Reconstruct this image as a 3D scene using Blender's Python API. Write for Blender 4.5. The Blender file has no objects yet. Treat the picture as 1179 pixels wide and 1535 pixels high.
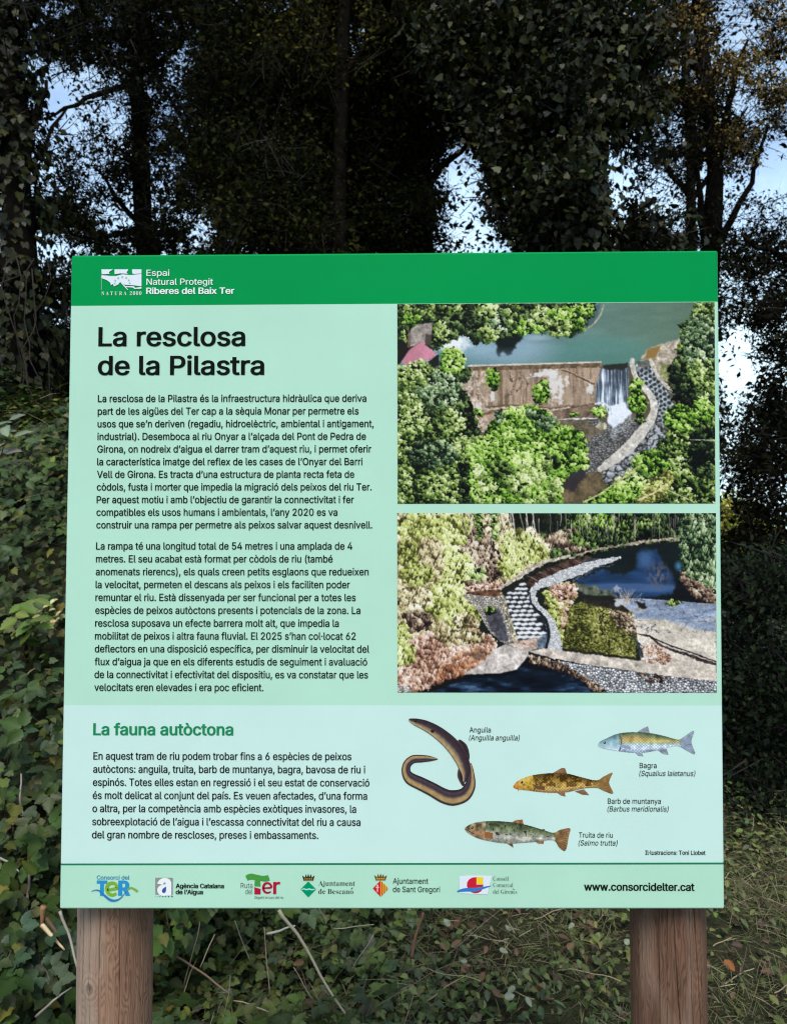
import bpy, bmesh, math, os
import numpy as np
from mathutils import Vector, Matrix
from mathutils.geometry import delaunay_2d_cdt

rng = np.random.default_rng(7)
SC = bpy.context.scene
COL = SC.collection
R = math.radians

# ------------------------------------------------------------------ camera
BOARD_Z = 0.93                                  # bottom edge of the board above the ground
CAM = np.array([0.0105, -1.1733, BOARD_Z + 0.5586])
PITCH, YAW, F = 0.0334991, 0.0073440, 1150.0    # focal length in pixels of a 1179 x 1535 frame
cd = bpy.data.cameras.new('camera')
cd.sensor_fit = 'VERTICAL'; cd.sensor_height = 24.0; cd.lens = F / 1535 * 24.0
cd.clip_start = 0.02; cd.clip_end = 2000
cam = bpy.data.objects.new('camera', cd); COL.objects.link(cam)
cam.location = CAM; cam.rotation_euler = (math.pi / 2 + PITCH, 0, YAW)
cd.dof.use_dof = True; cd.dof.focus_distance = 1.19; cd.dof.aperture_fstop = 7.0      # small phone lens, focused on the board
SC.camera = cam

# ------------------------------------------------------------------ sky, sun, exposure
SUN_EL, SUN_AZ = R(50), R(184)                  # azimuth clockwise from +Y: behind the camera
w = bpy.data.worlds.new('World'); SC.world = w; w.use_nodes = True
nt = w.node_tree
sky = nt.nodes.new('ShaderNodeTexSky'); sky.sky_type = 'NISHITA'; sky.sun_disc = False
sky.sun_elevation = SUN_EL; sky.sun_rotation = SUN_AZ
sky.air_density = 1.0; sky.dust_density = 1.6; sky.ozone_density = 1.6
# thin bright cloud: a veil that thickens towards the horizon
tc_ = nt.nodes.new('ShaderNodeTexCoord'); sp_ = nt.nodes.new('ShaderNodeSeparateXYZ'); nz_ = nt.nodes.new('ShaderNodeTexNoise'); nz_.inputs['Scale'].default_value = 5.5; nz_.inputs['Detail'].default_value = 7; nz_.inputs['Roughness'].default_value = .6
hz_ = nt.nodes.new('ShaderNodeMapRange'); hz_.inputs['From Min'].default_value = .12; hz_.inputs['From Max'].default_value = .46; hz_.inputs['To Min'].default_value = .95; hz_.inputs['To Max'].default_value = .06
cr_ = nt.nodes.new('ShaderNodeMapRange'); cr_.inputs['From Min'].default_value = .42; cr_.inputs['From Max'].default_value = .70; cr_.inputs['To Max'].default_value = .5
ad_ = nt.nodes.new('ShaderNodeMath'); ad_.operation = 'ADD'; ad_.use_clamp = True
mx_ = nt.nodes.new('ShaderNodeMix'); mx_.data_type = 'RGBA'; mx_.inputs['B'].default_value = (4.2, 5.5, 6.2, 1)
for a_, b_ in ((tc_.outputs['Generated'], sp_.inputs[0]), (tc_.outputs['Generated'], nz_.inputs['Vector']), (sp_.outputs['Z'], hz_.inputs['Value']), (nz_.outputs['Fac'], cr_.inputs['Value']), (hz_.outputs[0], ad_.inputs[0]), (cr_.outputs[0], ad_.inputs[1]),
               (ad_.outputs[0], mx_.inputs['Factor']), (sky.outputs[0], mx_.inputs['A']), (mx_.outputs['Result'], nt.nodes['Background'].inputs[0])): nt.links.new(a_, b_)
nt.nodes['Background'].inputs[1].default_value = 0.112
sl = bpy.data.lights.new('sun', 'SUN'); sl.energy = 1.5; sl.angle = R(26); sl.color = (1.0, 0.94, 0.86)
so = bpy.data.objects.new('sun', sl); COL.objects.link(so)
sd = Vector((math.sin(SUN_AZ) * math.cos(SUN_EL), math.cos(SUN_AZ) * math.cos(SUN_EL), math.sin(SUN_EL)))
so.rotation_euler = sd.to_track_quat('Z', 'Y').to_euler(); so.location = (0, -4, 9)
SC.view_settings.view_transform = 'Standard'; SC.view_settings.look = 'None'
SC.view_settings.gamma = 1; SC.view_settings.exposure = 1.29
SC.cycles.filter_width = 1.15; SC.cycles.max_bounces = 5; SC.cycles.transparent_max_bounces = 4

# ------------------------------------------------------------------ helpers
_cp, _sp, _cy, _sy = math.cos(PITCH), math.sin(PITCH), math.cos(YAW), math.sin(YAW)
RIGHT = np.array([_cy, _sy, 0]); FWD = np.array([-_sy * _cp, _cy * _cp, _sp]); UP = np.cross(RIGHT, FWD)
def at(px, py, d):
    """world point seen at photo pixel (px,py), d metres ahead"""
    return CAM + d * (FWD + (px - 589.5) / F * RIGHT - (py - 767.5) / F * UP)
def onb(px, py, y=0.0):
    """photo pixel -> point on the board's plane (world y)"""
    r = FWD + (px - 589.5) / F * RIGHT - (py - 767.5) / F * UP
    p = CAM + r * ((0 - CAM[1]) / r[1]); return np.array([p[0], y, p[2]])
def proj(P):
    d = P - CAM; z = d @ FWD
    return 589.5 + F * (d @ RIGHT) / np.maximum(z, .01), 767.5 - F * (d @ UP) / np.maximum(z, .01), z
def lin(c):
    c = np.asarray(c, float) / 255.0
    return np.where(c <= .04045, c / 12.92, ((c + .055) / 1.055) ** 2.4)

def tag(o, label=None, cat=None, group=None, kind=None):
    if label: o['label'] = label
    if cat: o['category'] = cat
    if group: o['group'] = group
    if kind: o['kind'] = kind
    return o
def link(name, me, mats, parent=None):
    o = bpy.data.objects.new(name, me); COL.objects.link(o)
    for m in (mats if isinstance(mats, (list, tuple)) else [mats]): me.materials.append(m)
    if parent is not None: o.parent = parent
    return o
def empty(name, loc, label, cat, group=None):
    o = bpy.data.objects.new(name, None); COL.objects.link(o); o.location = loc; o.empty_display_size = .1
    return tag(o, label, cat, group)
def attach(o, root):
    """parent o (built in world coordinates) under root"""
    o.parent = root
    if root.parent is None:
        o.matrix_parent_inverse = Matrix.Translation(-Vector(root.location))
    return o

def fastmesh(name, V, faces_flat, sizes, col=None, smooth=False):
    me = bpy.data.meshes.new(name)
    V = np.asarray(V, np.float32); nf = len(sizes)
    me.vertices.add(len(V)); me.vertices.foreach_set('co', V.ravel())
    me.loops.add(len(faces_flat)); me.loops.foreach_set('vertex_index', np.asarray(faces_flat, np.int32))
    st = np.zeros(nf, np.int32); st[1:] = np.cumsum(sizes)[:-1]
    me.polygons.add(nf); me.polygons.foreach_set('loop_start', st)
    try: me.polygons.foreach_set('loop_total', np.asarray(sizes, np.int32))
    except Exception: pass
    if smooth: me.polygons.foreach_set('use_smooth', np.ones(nf, bool))
    me.update(calc_edges=True)
    if col is not None:
        a = me.attributes.new('col', 'FLOAT_COLOR', 'POINT')
        c = np.ones((len(V), 4), np.float32); c[:, :3] = col; a.data.foreach_set('color', c.ravel())
    return me

class MB:
    """collects verts + faces (+ colour per vertex)"""
    def __init__(s): s.v = []; s.f = []; s.n = []; s.c = []; s.k = 0
    def add(s, V, F_, col=(1, 1, 1)):
        V = np.asarray(V, float).reshape(-1, 3)
        for f in F_: s.f.extend([i + s.k for i in f]); s.n.append(len(f))
        s.v.append(V); s.c.append(np.broadcast_to(np.asarray(col, float), (len(V), 3))); s.k += len(V)
    def tube(s, pts, rad, seg=8, col=(1, 1, 1), cap=True):
        P = np.asarray(pts, float); rad = np.broadcast_to(rad, len(P)); n = len(P)
        T = np.gradient(P, axis=0); T /= np.linalg.norm(T, axis=1)[:, None] + 1e-9
        a = np.array([0, 0, 1.]) if abs(T[0, 2]) < .9 else np.array([1., 0, 0])
        V = []; 
        for i in range(n):
            u = np.cross(T[i], a); u /= np.linalg.norm(u) + 1e-9; v = np.cross(T[i], u); a = np.cross(u, T[i])
            th = np.linspace(0, 2 * math.pi, seg, endpoint=False)
            V.append(P[i] + rad[i] * (np.cos(th)[:, None] * u + np.sin(th)[:, None] * v))
        Fs = []
        for i in range(n - 1):
            for j in range(seg): Fs.append((i*seg+j, i*seg+(j+1) % seg, (i+1)*seg+(j+1) % seg, (i+1)*seg+j))
        if cap: Fs.append(tuple(range(seg))[::-1]); Fs.append(tuple((n-1)*seg+j for j in range(seg)))
        s.add(np.concatenate(V), Fs, col)
    def build(s, name, mat, parent=None, smooth=False, col=False):
        me = fastmesh(name, np.concatenate(s.v), s.f, s.n, np.concatenate(s.c) if col else None, smooth)
        return link(name, me, mat, parent)

def pbsdf(name):
    m = bpy.data.materials.new(name); m.use_nodes = True
    return m, m.node_tree, m.node_tree.nodes['Principled BSDF']
def plain(name, c, rough=.6, spec=.3, var=0.0, vscale=40, bump=0.0):
    m, t, b = pbsdf(name)
    b.inputs['Base Color'].default_value = (*c, 1); b.inputs['Roughness'].default_value = rough
    b.inputs['Specular IOR Level'].default_value = spec
    if var or bump:
        tc = t.nodes.new('ShaderNodeTexCoord'); n = t.nodes.new('ShaderNodeTexNoise'); n.inputs['Scale'].default_value = vscale; n.inputs['Detail'].default_value = 6
        t.links.new(tc.outputs['Object'], n.inputs['Vector'])
        if var:
            r = t.nodes.new('ShaderNodeValToRGB'); r.color_ramp.elements[0].position = .3; r.color_ramp.elements[1].position = .7
            r.color_ramp.elements[0].color = (*[x * (1 - var) for x in c], 1); r.color_ramp.elements[1].color = (*[min(1, x * (1 + var)) for x in c], 1)
            t.links.new(n.outputs['Fac'], r.inputs['Fac']); t.links.new(r.outputs['Color'], b.inputs['Base Color'])
        if bump:
            bp = t.nodes.new('ShaderNodeBump'); bp.inputs['Strength'].default_value = bump; bp.inputs['Distance'].default_value = .01
            t.links.new(n.outputs['Fac'], bp.inputs['Height']); t.links.new(bp.outputs['Normal'], b.inputs['Normal'])
    return m
def attrmat(name, rough=.5, spec=.3, transl=0.0, bump=None):
    m, t, b = pbsdf(name)
    a = t.nodes.new('ShaderNodeAttribute'); a.attribute_name = 'col'
    t.links.new(a.outputs['Color'], b.inputs['Base Color'])
    b.inputs['Roughness'].default_value = rough; b.inputs['Specular IOR Level'].default_value = spec
    if transl:
        tr = t.nodes.new('ShaderNodeBsdfTranslucent'); mx = t.nodes.new('ShaderNodeMixShader'); mx.inputs[0].default_value = transl
        t.links.new(a.outputs['Color'], tr.inputs['Color'])
        t.links.new(b.outputs[0], mx.inputs[1]); t.links.new(tr.outputs[0], mx.inputs[2])
        t.links.new(mx.outputs[0], t.nodes['Material Output'].inputs['Surface'])
    return m

M_LEAF = attrmat('leaf', .6, .03, .28)
M_IVY = attrmat('ivy_leaf', .45, .16, .16)
M_BARK = plain('bark', (.0075, .0064, .0052), .95, .02, .5, 14, .8)
M_STEM = attrmat('dry_stem', .7, .2)
M_GRASS = attrmat('grass', .6, .2, .15)

# ------------------------------------------------------------------ leaves
def T_diamond():
    return np.array([[0, 0, 0], [.27, .45, .06], [0, 1, -.05], [-.27, .45, .06]]), [(0, 1, 2), (0, 2, 3)]
def T_oval(wd=.26):
    V = [[0,0,0],[0,.35,-.03],[0,.7,-.05],[0,1,-.12],[-wd,.3,.04],[-wd*.8,.68,.02],[wd,.3,.04],[wd*.8,.68,.02]]
    return np.array(V), [(0,1,4),(1,2,5,4),(2,3,5),(0,6,1),(1,6,7,2),(2,7,3)]
def T_ivy():
    h = [[-.2,-.06,.0],[-.42,.1,-.05],[-.36,.3,.02],[-.37,.5,-.05],[-.2,.66,.0]]
    rim = [[0,.04,0]] + h + [[0,1,-.08]] + [[-x,y,z] for x,y,z in h[::-1]]
    V = rim + [[0,.38,-.03]]; c = len(V) - 1; n = len(rim)
    return np.array(V), [(c, (i + 1) % n, i) for i in range(n)]
def T_tooth(wd=.34, teeth=5):
    """pointed leaf with a toothed edge, folded along the midrib"""
    V = []; mid = []
    for i in range(teeth + 1):
        t = i / teeth; mid.append([0, t, -.05 * math.sin(3.1 * t) - .10 * t * t])
    side = []
    for i in range(teeth):
        for u, k in ((.12, .86), (.72, 1.06)):
            t = (i + u) / teeth; w_ = wd * (math.sin(math.pi * min(1, t ** .72)) ** .8) * k; side.append([w_, t + .02 * k, .05 * math.sin(2.6 * t) - .10 * t * t])
    V = mid + side + [[-x, y, z] for x, y, z in side]; n = teeth + 1; Fs = []; ns = len(side)
    for s0, fl in ((n, 0), (n + ns, 1)):
        q = []
        for i in range(teeth):
            a, b_ = s0 + 2*i, s0 + 2*i + 1
            f = [(i, a, b_, i + 1)]
            if i < teeth - 1: f.append((i + 1, b_, b_ + 1))
            q += f
        Fs += [f if not fl else f[::-1] for f in q]
    return np.array(V), Fs
def T_tri(wd=.36):
    """toothed bramble leaf of three leaflets"""
    V = []; Fs = []
    for ang, sc, off in ((0, .62, (0,.38)), (68, .52, (-.05,.33)), (-68, .52, (.05,.33))):
        v, f = T_tooth(wd, 4); a = R(ang); k = len(V)
        for x, y, z in v:
            x, y = x * sc, y * sc
            V.append([x*math.cos(a) - y*math.sin(a) + off[0], x*math.sin(a) + y*math.cos(a) + off[1], z*.7])
        Fs += [tuple(i + k for i in q) for q in f]
    return np.array(V), Fs
def T_blade():
    V = [[-.5,0,0],[.5,0,0],[.42,.5,.06],[-.42,.5,.06],[0,1,0]]
    return np.array(V), [(0,1,2,3),(3,2,4)]

def leaves(name, P, N, D, S, tmpl, col, mat, parent=None, width=None):
    """P positions, N normals, D tip directions, S lengths"""
    tv, tf = tmpl; n = len(P)
    N = N / (np.linalg.norm(N, axis=1)[:, None] + 1e-9)
    D = D - (D * N).sum(1)[:, None] * N; D /= np.linalg.norm(D, axis=1)[:, None] + 1e-9
    X = np.cross(D, N)
    wx = S if width is None else width
    V = (P[:, None] + tv[None, :, 0:1] * (X * wx[:, None])[:, None] + tv[None, :, 1:2] * (D * S[:, None])[:, None]
         + tv[None, :, 2:3] * (N * S[:, None])[:, None])
    nv = len(tv); base = (np.arange(n) * nv)[:, None]
    flat = np.concatenate([np.asarray(f) for f in tf])
    faces = (base + flat[None]).ravel()
    sizes = np.tile([len(f) for f in tf], n)
    vein = 1.26 - .50 * np.clip(np.abs(tv[:, 0]) / (np.abs(tv[:, 0]).max() + 1e-6), 0, 1); vein = np.where((nv > 4), vein, 1.0)
    colv = (col[:, None, :] * vein[None, :, None]).reshape(-1, 3)
    me = fastmesh(name, V.reshape(-1, 3), faces, sizes, colv, nv > 4)
    return link(name, me, mat, parent)
def rdir(n): 
    v = rng.normal(size=(n, 3)); return v / np.linalg.norm(v, axis=1)[:, None]
def palette(n, cols, jit=.25):
    c = np.asarray(cols, float)[rng.integers(0, len(cols), n)]
    return c * (1 + jit * rng.uniform(-1, 1, (n, 1))) * (1 + .12 * rng.uniform(-1, 1, (n, 3)))

def vnoise(x, y, seed):
    xi = np.floor(x).astype(np.int64); yi = np.floor(y).astype(np.int64); fx = x - xi; fy = y - yi
    fx = fx*fx*(3-2*fx); fy = fy*fy*(3-2*fy)
    def h(a, b_):
        n = (a * 374761393 + b_ * 668265263 + seed * 974711) & 0x7fffffff; n = ((n ^ (n >> 13)) * 1274126177) & 0x7fffffff; return ((n ^ (n >> 16)) & 0xffff) / 65535.0
    return (h(xi, yi)*(1-fx) + h(xi+1, yi)*fx)*(1-fy) + (h(xi, yi+1)*(1-fx) + h(xi+1, yi+1)*fx)*fy
def fbm(x, y, s, seed, oct=4, gain=.55):
    v = 0; a = 1; t = 0
    for i in range(oct): v = v + a * vnoise(x / s * 2**i, y / s * 2**i, seed + i * 17); t += a; a *= gain
    return v / t
# ---- open places in the foliage, seen from the path (pixel ellipses): px, py, rx, ry, how open
GAPS = [(85,150,21,38,.95),(45,372,50,26,.9),(55,240,45,50,.45),(20,60,24,40,.5),(138,108,16,12,.85),(168,168,12,12,.9),(262,100,22,30,.7),
        (275,160,14,18,.6),(215,300,22,30,.6),(150,312,20,16,.7),(300,350,20,16,.85),(266,240,14,22,.7),(120,205,26,20,.6),
        (690,258,30,42,.94),(692,330,40,34,.8),(775,85,8,8,.7),(740,140,10,8,.6),(928,262,22,42,.9),(922,320,18,24,.7),(1005,190,26,30,.6),(985,285,26,26,.55),
        (1158,240,22,46,.97),(1095,28,20,40,.85),(1128,38,12,20,.7),(1108,330,26,22,.5),(1104,552,26,54,1.0),(1096,640,12,26,.5),(1000,330,25,20,.6),(1100,430,14,26,.6),
        (425,8,14,10,.7),(532,60,20,24,.7),(568,75,14,14,.6),(575,300,14,20,.5),(505,322,6,6,.6),(590,255,10,16,.6),(1030,120,16,30,.5),(1060,250,10,26,.5),(1090,935,8,40,.6),(1088,775,12,26,.9)]
def keep(P):
    x, y, z = proj(P); k = np.ones(len(P)); rag = (fbm(x, y, 15, 515, 3, .65) - .5) * 2.6
    for gx, gy, rx, ry, s in GAPS:
        q = ((x - gx) / rx) ** 2 + ((y - gy) / ry) ** 2 + rag + .12
        k *= 1 - min(1, s * 1.06) * np.clip(1.75 - q, 0, 1)
    # fine holes between the twigs, more of them towards the bright side
    h = fbm(x, y, 17, 4242, 3, .6); wgt = np.clip(1.1 - x / 330, 0, 1) * np.clip((560 - y) / 200, 0, 1) + .8 * np.clip((x - 940) / 120, 0, 1) * np.clip((720 - y) / 160, 0, 1)
    k *= 1 - np.clip((h - .60 + .10 * np.minimum(wgt, 1)) * 14, 0, 1) * np.clip(.55 * (y < 400) + wgt, 0, 1) * .97
    return (rng.random(len(P)) < k)

def crown(name, clumps, dens, leaf, cols, parent, tmpl=None, up=.5, twig=.13, jit=.3, mat=None, gaps=True, flat=.75, twigs=True):
    """clumps: (centre xyz, radius); leaves sit on twigs spread through each clump"""
    Ps = []; Os = []; Ts = []; Tw = []; Td = []
    for c, r in clumps:
        nt_ = max(3, int(dens * r ** 2.2 * 10)); d = rdir(nt_) * (rng.random(nt_) ** .42)[:, None] * r
        d[:, 2] *= flat
        # uneven outline: push the surface in and out with direction
        ph = rng.uniform(0, 6, 3)
        k = 1 + .22 * np.sin(4 * d[:, 0] / r + ph[0]) + .2 * np.sin(5 * d[:, 1] / r + ph[1]) + .2 * np.sin(4.5 * d[:, 2] / r + ph[2])
        tw = np.asarray(c) + d * k[:, None]
        if gaps: q = keep(tw); tw, d = tw[q], d[q]; nt_ = len(tw)
        Tw.append(tw); Td.append(d / r)
        m = 11; Ts.append(np.repeat(np.minimum(rng.uniform(.45, 1.5, nt_) * (.6 + .8 * rng.random()), 1.45), m))
        p = np.repeat(tw, m, 0) + rng.normal(size=(nt_ * m, 3)) * twig * np.array([1, 1, .7])
        Ps.append(p); Os.append(np.repeat(d, m, 0) / r)
    P = np.concatenate(Ps); O = np.concatenate(Os); Tn = np.concatenate(Ts)
    if gaps: 
        k = keep(P) | (rng.random(len(P)) < .12); P = P[k]; O = O[k]; Tn = Tn[k]
    n = len(P)
    N = rdir(n) + np.array([0, 0, up]) + .5 * O
    D = rdir(n) + np.array([0, 0, -.5]) + .5 * O
    S = leaf * np.clip(np.exp(rng.normal(-.05, .34, n)), .35, 1.9)
    c = palette(n, cols, jit) * Tn[:, None]
    o = leaves(name, P, N, D, S, tmpl or T_diamond(), c, mat or M_LEAF)
    if twigs and sum(map(len, Tw)) > 11:
        tw = np.concatenate(Tw); m_ = len(tw); dd = np.concatenate(Td) + .7 * rdir(m_) + np.array([0, 0, .25]); dd /= np.linalg.norm(dd, axis=1)[:, None]; L = twig * rng.uniform(2.0, 4.2, m_)
        attach(leaves('twigs', tw - dd * (L * .6)[:, None], rdir(m_), dd, L, T_blade(), np.tile([.007, .006, .005], (m_, 1)), M_STEM, width=rng.uniform(.005, .011, m_)), parent)
    return attach(o, parent)

def wob(a, b, n=9, amp=.06):
    a = np.asarray(a, float); b = np.asarray(b, float); t = np.linspace(0, 1, n)[:, None]
    P = a + (b - a) * t; L = np.linalg.norm(b - a)
    q = rng.normal(size=(n, 3)) * amp * L; q[0] = 0; q[-1] = 0
    q = (q + np.roll(q, 1, 0) + np.roll(q, -1, 0)) / 3 ; q[0] = 0; q[-1] = 0
    return P + q
def trunk(root, pts, r0, r1, seg=14, name='trunk', mat=None):
    b = MB(); P = np.asarray(pts, float)
    # resample finely and roughen
    t = np.linspace(0, 1, len(P)); tt = np.linspace(0, 1, len(P) * 4)
    Q = np.stack([np.interp(tt, t, P[:, i]) for i in range(3)], 1)
    rad = r0 + (r1 - r0) * tt; rad = rad * (1 + .10 * np.sin(tt * 23 + r0 * 90)); rad[0] *= 1.5; rad[1] *= 1.25
    b.tube(Q, rad, seg)
    o = b.build(name, mat or M_BARK, None, smooth=True); return attach(o, root)

# ------------------------------------------------------------------ terrain
def sstep(a, b, x):
    t = np.clip((x - a) / (b - a), 0, 1); return t * t * (3 - 2 * t)
def bank(x, y):
    x = np.asarray(x, float); y = np.asarray(y, float)
    rise = np.clip(.86 * (y - .55), 0, 2.1)
    side = sstep(-.72, -1.25, x)
    soft = .10 * np.sin(1.7 * x + .6) * np.cos(1.3 * y) * sstep(1.2, 3, np.hypot(x, y))
    back = .16 * np.clip(y - 1.3, 0, 3.5)
    z = rise * side + (1 - side) * back * sstep(2.2, .2, x) + soft * .5
    return z * sstep(40, 14, np.hypot(x, y))
def grid_terrain():
    a = np.concatenate([-np.geomspace(600, 6.2, 26), np.linspace(-6, 6, 121), np.geomspace(6.2, 600, 26)])
    X, Y = np.meshgrid(a, a + 2.0); Z = bank(X, Y)
    Z += .012 * np.sin(7 * X + 3 * Y) * np.cos(5 * Y - 2 * X) * (np.hypot(X, Y) < 8)
    n = len(a); V = np.stack([X, Y, Z], -1).reshape(-1, 3)
    i = np.arange((n - 1) * n).reshape(n - 1, n)[:, :-1].ravel()
    Fq = np.stack([i, i + 1, i + n + 1, i + n], 1).ravel()
    return fastmesh('ground', V, Fq, np.full((n - 1) ** 2, 4), smooth=True)
def ground_mat():
    m, t, b = pbsdf('earth'); tc = t.nodes.new('ShaderNodeTexCoord')
    n1 = t.nodes.new('ShaderNodeTexNoise'); n1.inputs['Scale'].default_value = 5; n1.inputs['Detail'].default_value = 9
    n2 = t.nodes.new('ShaderNodeTexNoise'); n2.inputs['Scale'].default_value = 60; n2.inputs['Detail'].default_value = 5
    r = t.nodes.new('ShaderNodeValToRGB'); e = r.color_ramp.elements
    e[0].position = .35; e[0].color = (.018, .014, .009, 1); e[1].position = .7; e[1].color = (.05, .04, .024, 1)
    e2 = r.color_ramp.elements.new(.52); e2.color = (.022, .026, .011, 1)
    mx = t.nodes.new('ShaderNodeMath'); mx.operation = 'ADD'; ml = t.nodes.new('ShaderNodeMath'); ml.operation = 'MULTIPLY'; ml.inputs[1].default_value = .5
    t.links.new(tc.outputs['Object'], n1.inputs['Vector']); t.links.new(tc.outputs['Object'], n2.inputs['Vector'])
    t.links.new(n1.outputs['Fac'], mx.inputs[0]); t.links.new(n2.outputs['Fac'], mx.inputs[1]); t.links.new(mx.outputs[0], ml.inputs[0])
    t.links.new(ml.outputs[0], r.inputs['Fac']); t.links.new(r.outputs['Color'], b.inputs['Base Color'])
    bp = t.nodes.new('ShaderNodeBump'); bp.inputs['Strength'].default_value = .9; bp.inputs['Distance'].default_value = .02
    t.links.new(n2.outputs['Fac'], bp.inputs['Height']); t.links.new(bp.outputs['Normal'], b.inputs['Normal'])
    b.inputs['Roughness'].default_value = .95; b.inputs['Specular IOR Level'].default_value = .1
    return m
tag(link('ground', grid_terrain(), ground_mat()), kind='structure')

# ================================================================== THE BOARD
K = 0.64                                        # printed colours: photo colour -> ink reflectance
def ink(c): return tuple(float(v) for v in lin(c) * K)
def printmat(name, c, rough=.42):
    m, t, b = pbsdf(name); c = ink(c)
    tc = t.nodes.new('ShaderNodeTexCoord'); n = t.nodes.new('ShaderNodeTexNoise'); n.inputs['Scale'].default_value = 4.5; n.inputs['Detail'].default_value = 9; n.inputs['Roughness'].default_value = .65
    t.links.new(tc.outputs['Object'], n.inputs['Vector'])
    r = t.nodes.new('ShaderNodeValToRGB'); r.color_ramp.elements[0].position = .3; r.color_ramp.elements[1].position = .7
    r.color_ramp.elements[0].color = (*[x * .945 for x in c], 1); r.color_ramp.elements[1].color = (*[min(1, x * 1.025) for x in c], 1)
    # sparse specks of dirt
    v = t.nodes.new('ShaderNodeTexVoronoi'); v.inputs['Scale'].default_value = 7.0
    lt = t.nodes.new('ShaderNodeMath'); lt.operation = 'LESS_THAN'; lt.inputs[1].default_value = .011
    mx = t.nodes.new('ShaderNodeMix'); mx.data_type = 'RGBA'; mx.inputs['B'].default_value = (*[x * .35 for x in c], 1)
    t.links.new(tc.outputs['Object'], v.inputs['Vector']); t.links.new(v.outputs['Distance'], lt.inputs[0])
    t.links.new(n.outputs['Fac'], r.inputs['Fac']); t.links.new(r.outputs['Color'], mx.inputs['A']); t.links.new(lt.outputs[0], mx.inputs['Factor'])
    t.links.new(mx.outputs['Result'], b.inputs['Base Color'])
    b.inputs['Roughness'].default_value = rough; b.inputs['Specular IOR Level'].default_value = .02
    return m
_flat = {}
def flat(c):
    c = tuple(c)
    if c not in _flat: _flat[c] = plain('ink_%d_%d_%d' % c, ink(c), .5, .03)
    return _flat[c]
M_PRINT = attrmat('photo_print', .45, .05)

board = empty('information_board', (0, 0, 0), 'large square pale green information board with a dark green header on two round wooden posts', 'information board')
TL, TR, BR, BL = onb(107, 382.5), onb(1075.5, 375.2), onb(1085.3, 1363), onb(89.2, 1363)
THK = .030
def full_panel():
    bm = bmesh.new()
    f = [bm.verts.new(p) for p in (TL, TR, BR, BL)]; k = [bm.verts.new(p + np.array([0, THK, 0])) for p in (TL, TR, BR, BL)]
    bm.faces.new(f); bm.faces.new(k[::-1])
    for i in range(4): j = (i + 1) % 4; bm.faces.new((f[i], k[i], k[j], f[j]))
    bmesh.ops.recalc_face_normals(bm, faces=bm.faces)
    bmesh.ops.bevel(bm, geom=list(bm.edges), offset=.0032, segments=4, affect='EDGES', profile=.5)
    return bm
cuts = [((106, 458.6), (1077, 452.2)), ((97, 1057.2), (1083, 1057.6)), ((90, 1294.4), (1085, 1292.9)), ((90, 1297.3), (1085, 1295.9))]
zones = [('header_band', (2, 153, 78), 'dark green header band'), ('text_field', (186, 231, 208), 'pale green field'),
         ('fauna_field', (206, 238, 229), 'whitish green field about fish'), ('divider_line', (36, 130, 88), 'thin dark green line'), ('logo_strip', (183, 229, 204), 'pale green strip of logos')]
def plane_of(c):
    a, b_ = onb(*c[0]), onb(*c[1]); d = b_ - a; n = np.array([-d[2], 0, d[0]]); return a, n / np.linalg.norm(n)
panels = {}
for i, (nm, c, lb) in enumerate(zones):
    bm = full_panel()
    if i > 0:
        co, no = plane_of(cuts[i - 1])      # remove above
        bmesh.ops.bisect_plane(bm, geom=bm.verts[:] + bm.edges[:] + bm.faces[:], plane_co=co, plane_no=no, clear_outer=True)
    if i < len(cuts):
        co, no = plane_of(cuts[i])
        bmesh.ops.bisect_plane(bm, geom=bm.verts[:] + bm.edges[:] + bm.faces[:], plane_co=co, plane_no=no, clear_inner=True)
    me = bpy.data.meshes.new(nm); bm.to_mesh(me); bm.free()
    o = link(nm, me, printmat(nm + '_print', c), board); o['label'] = lb; panels[nm] = o

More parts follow.
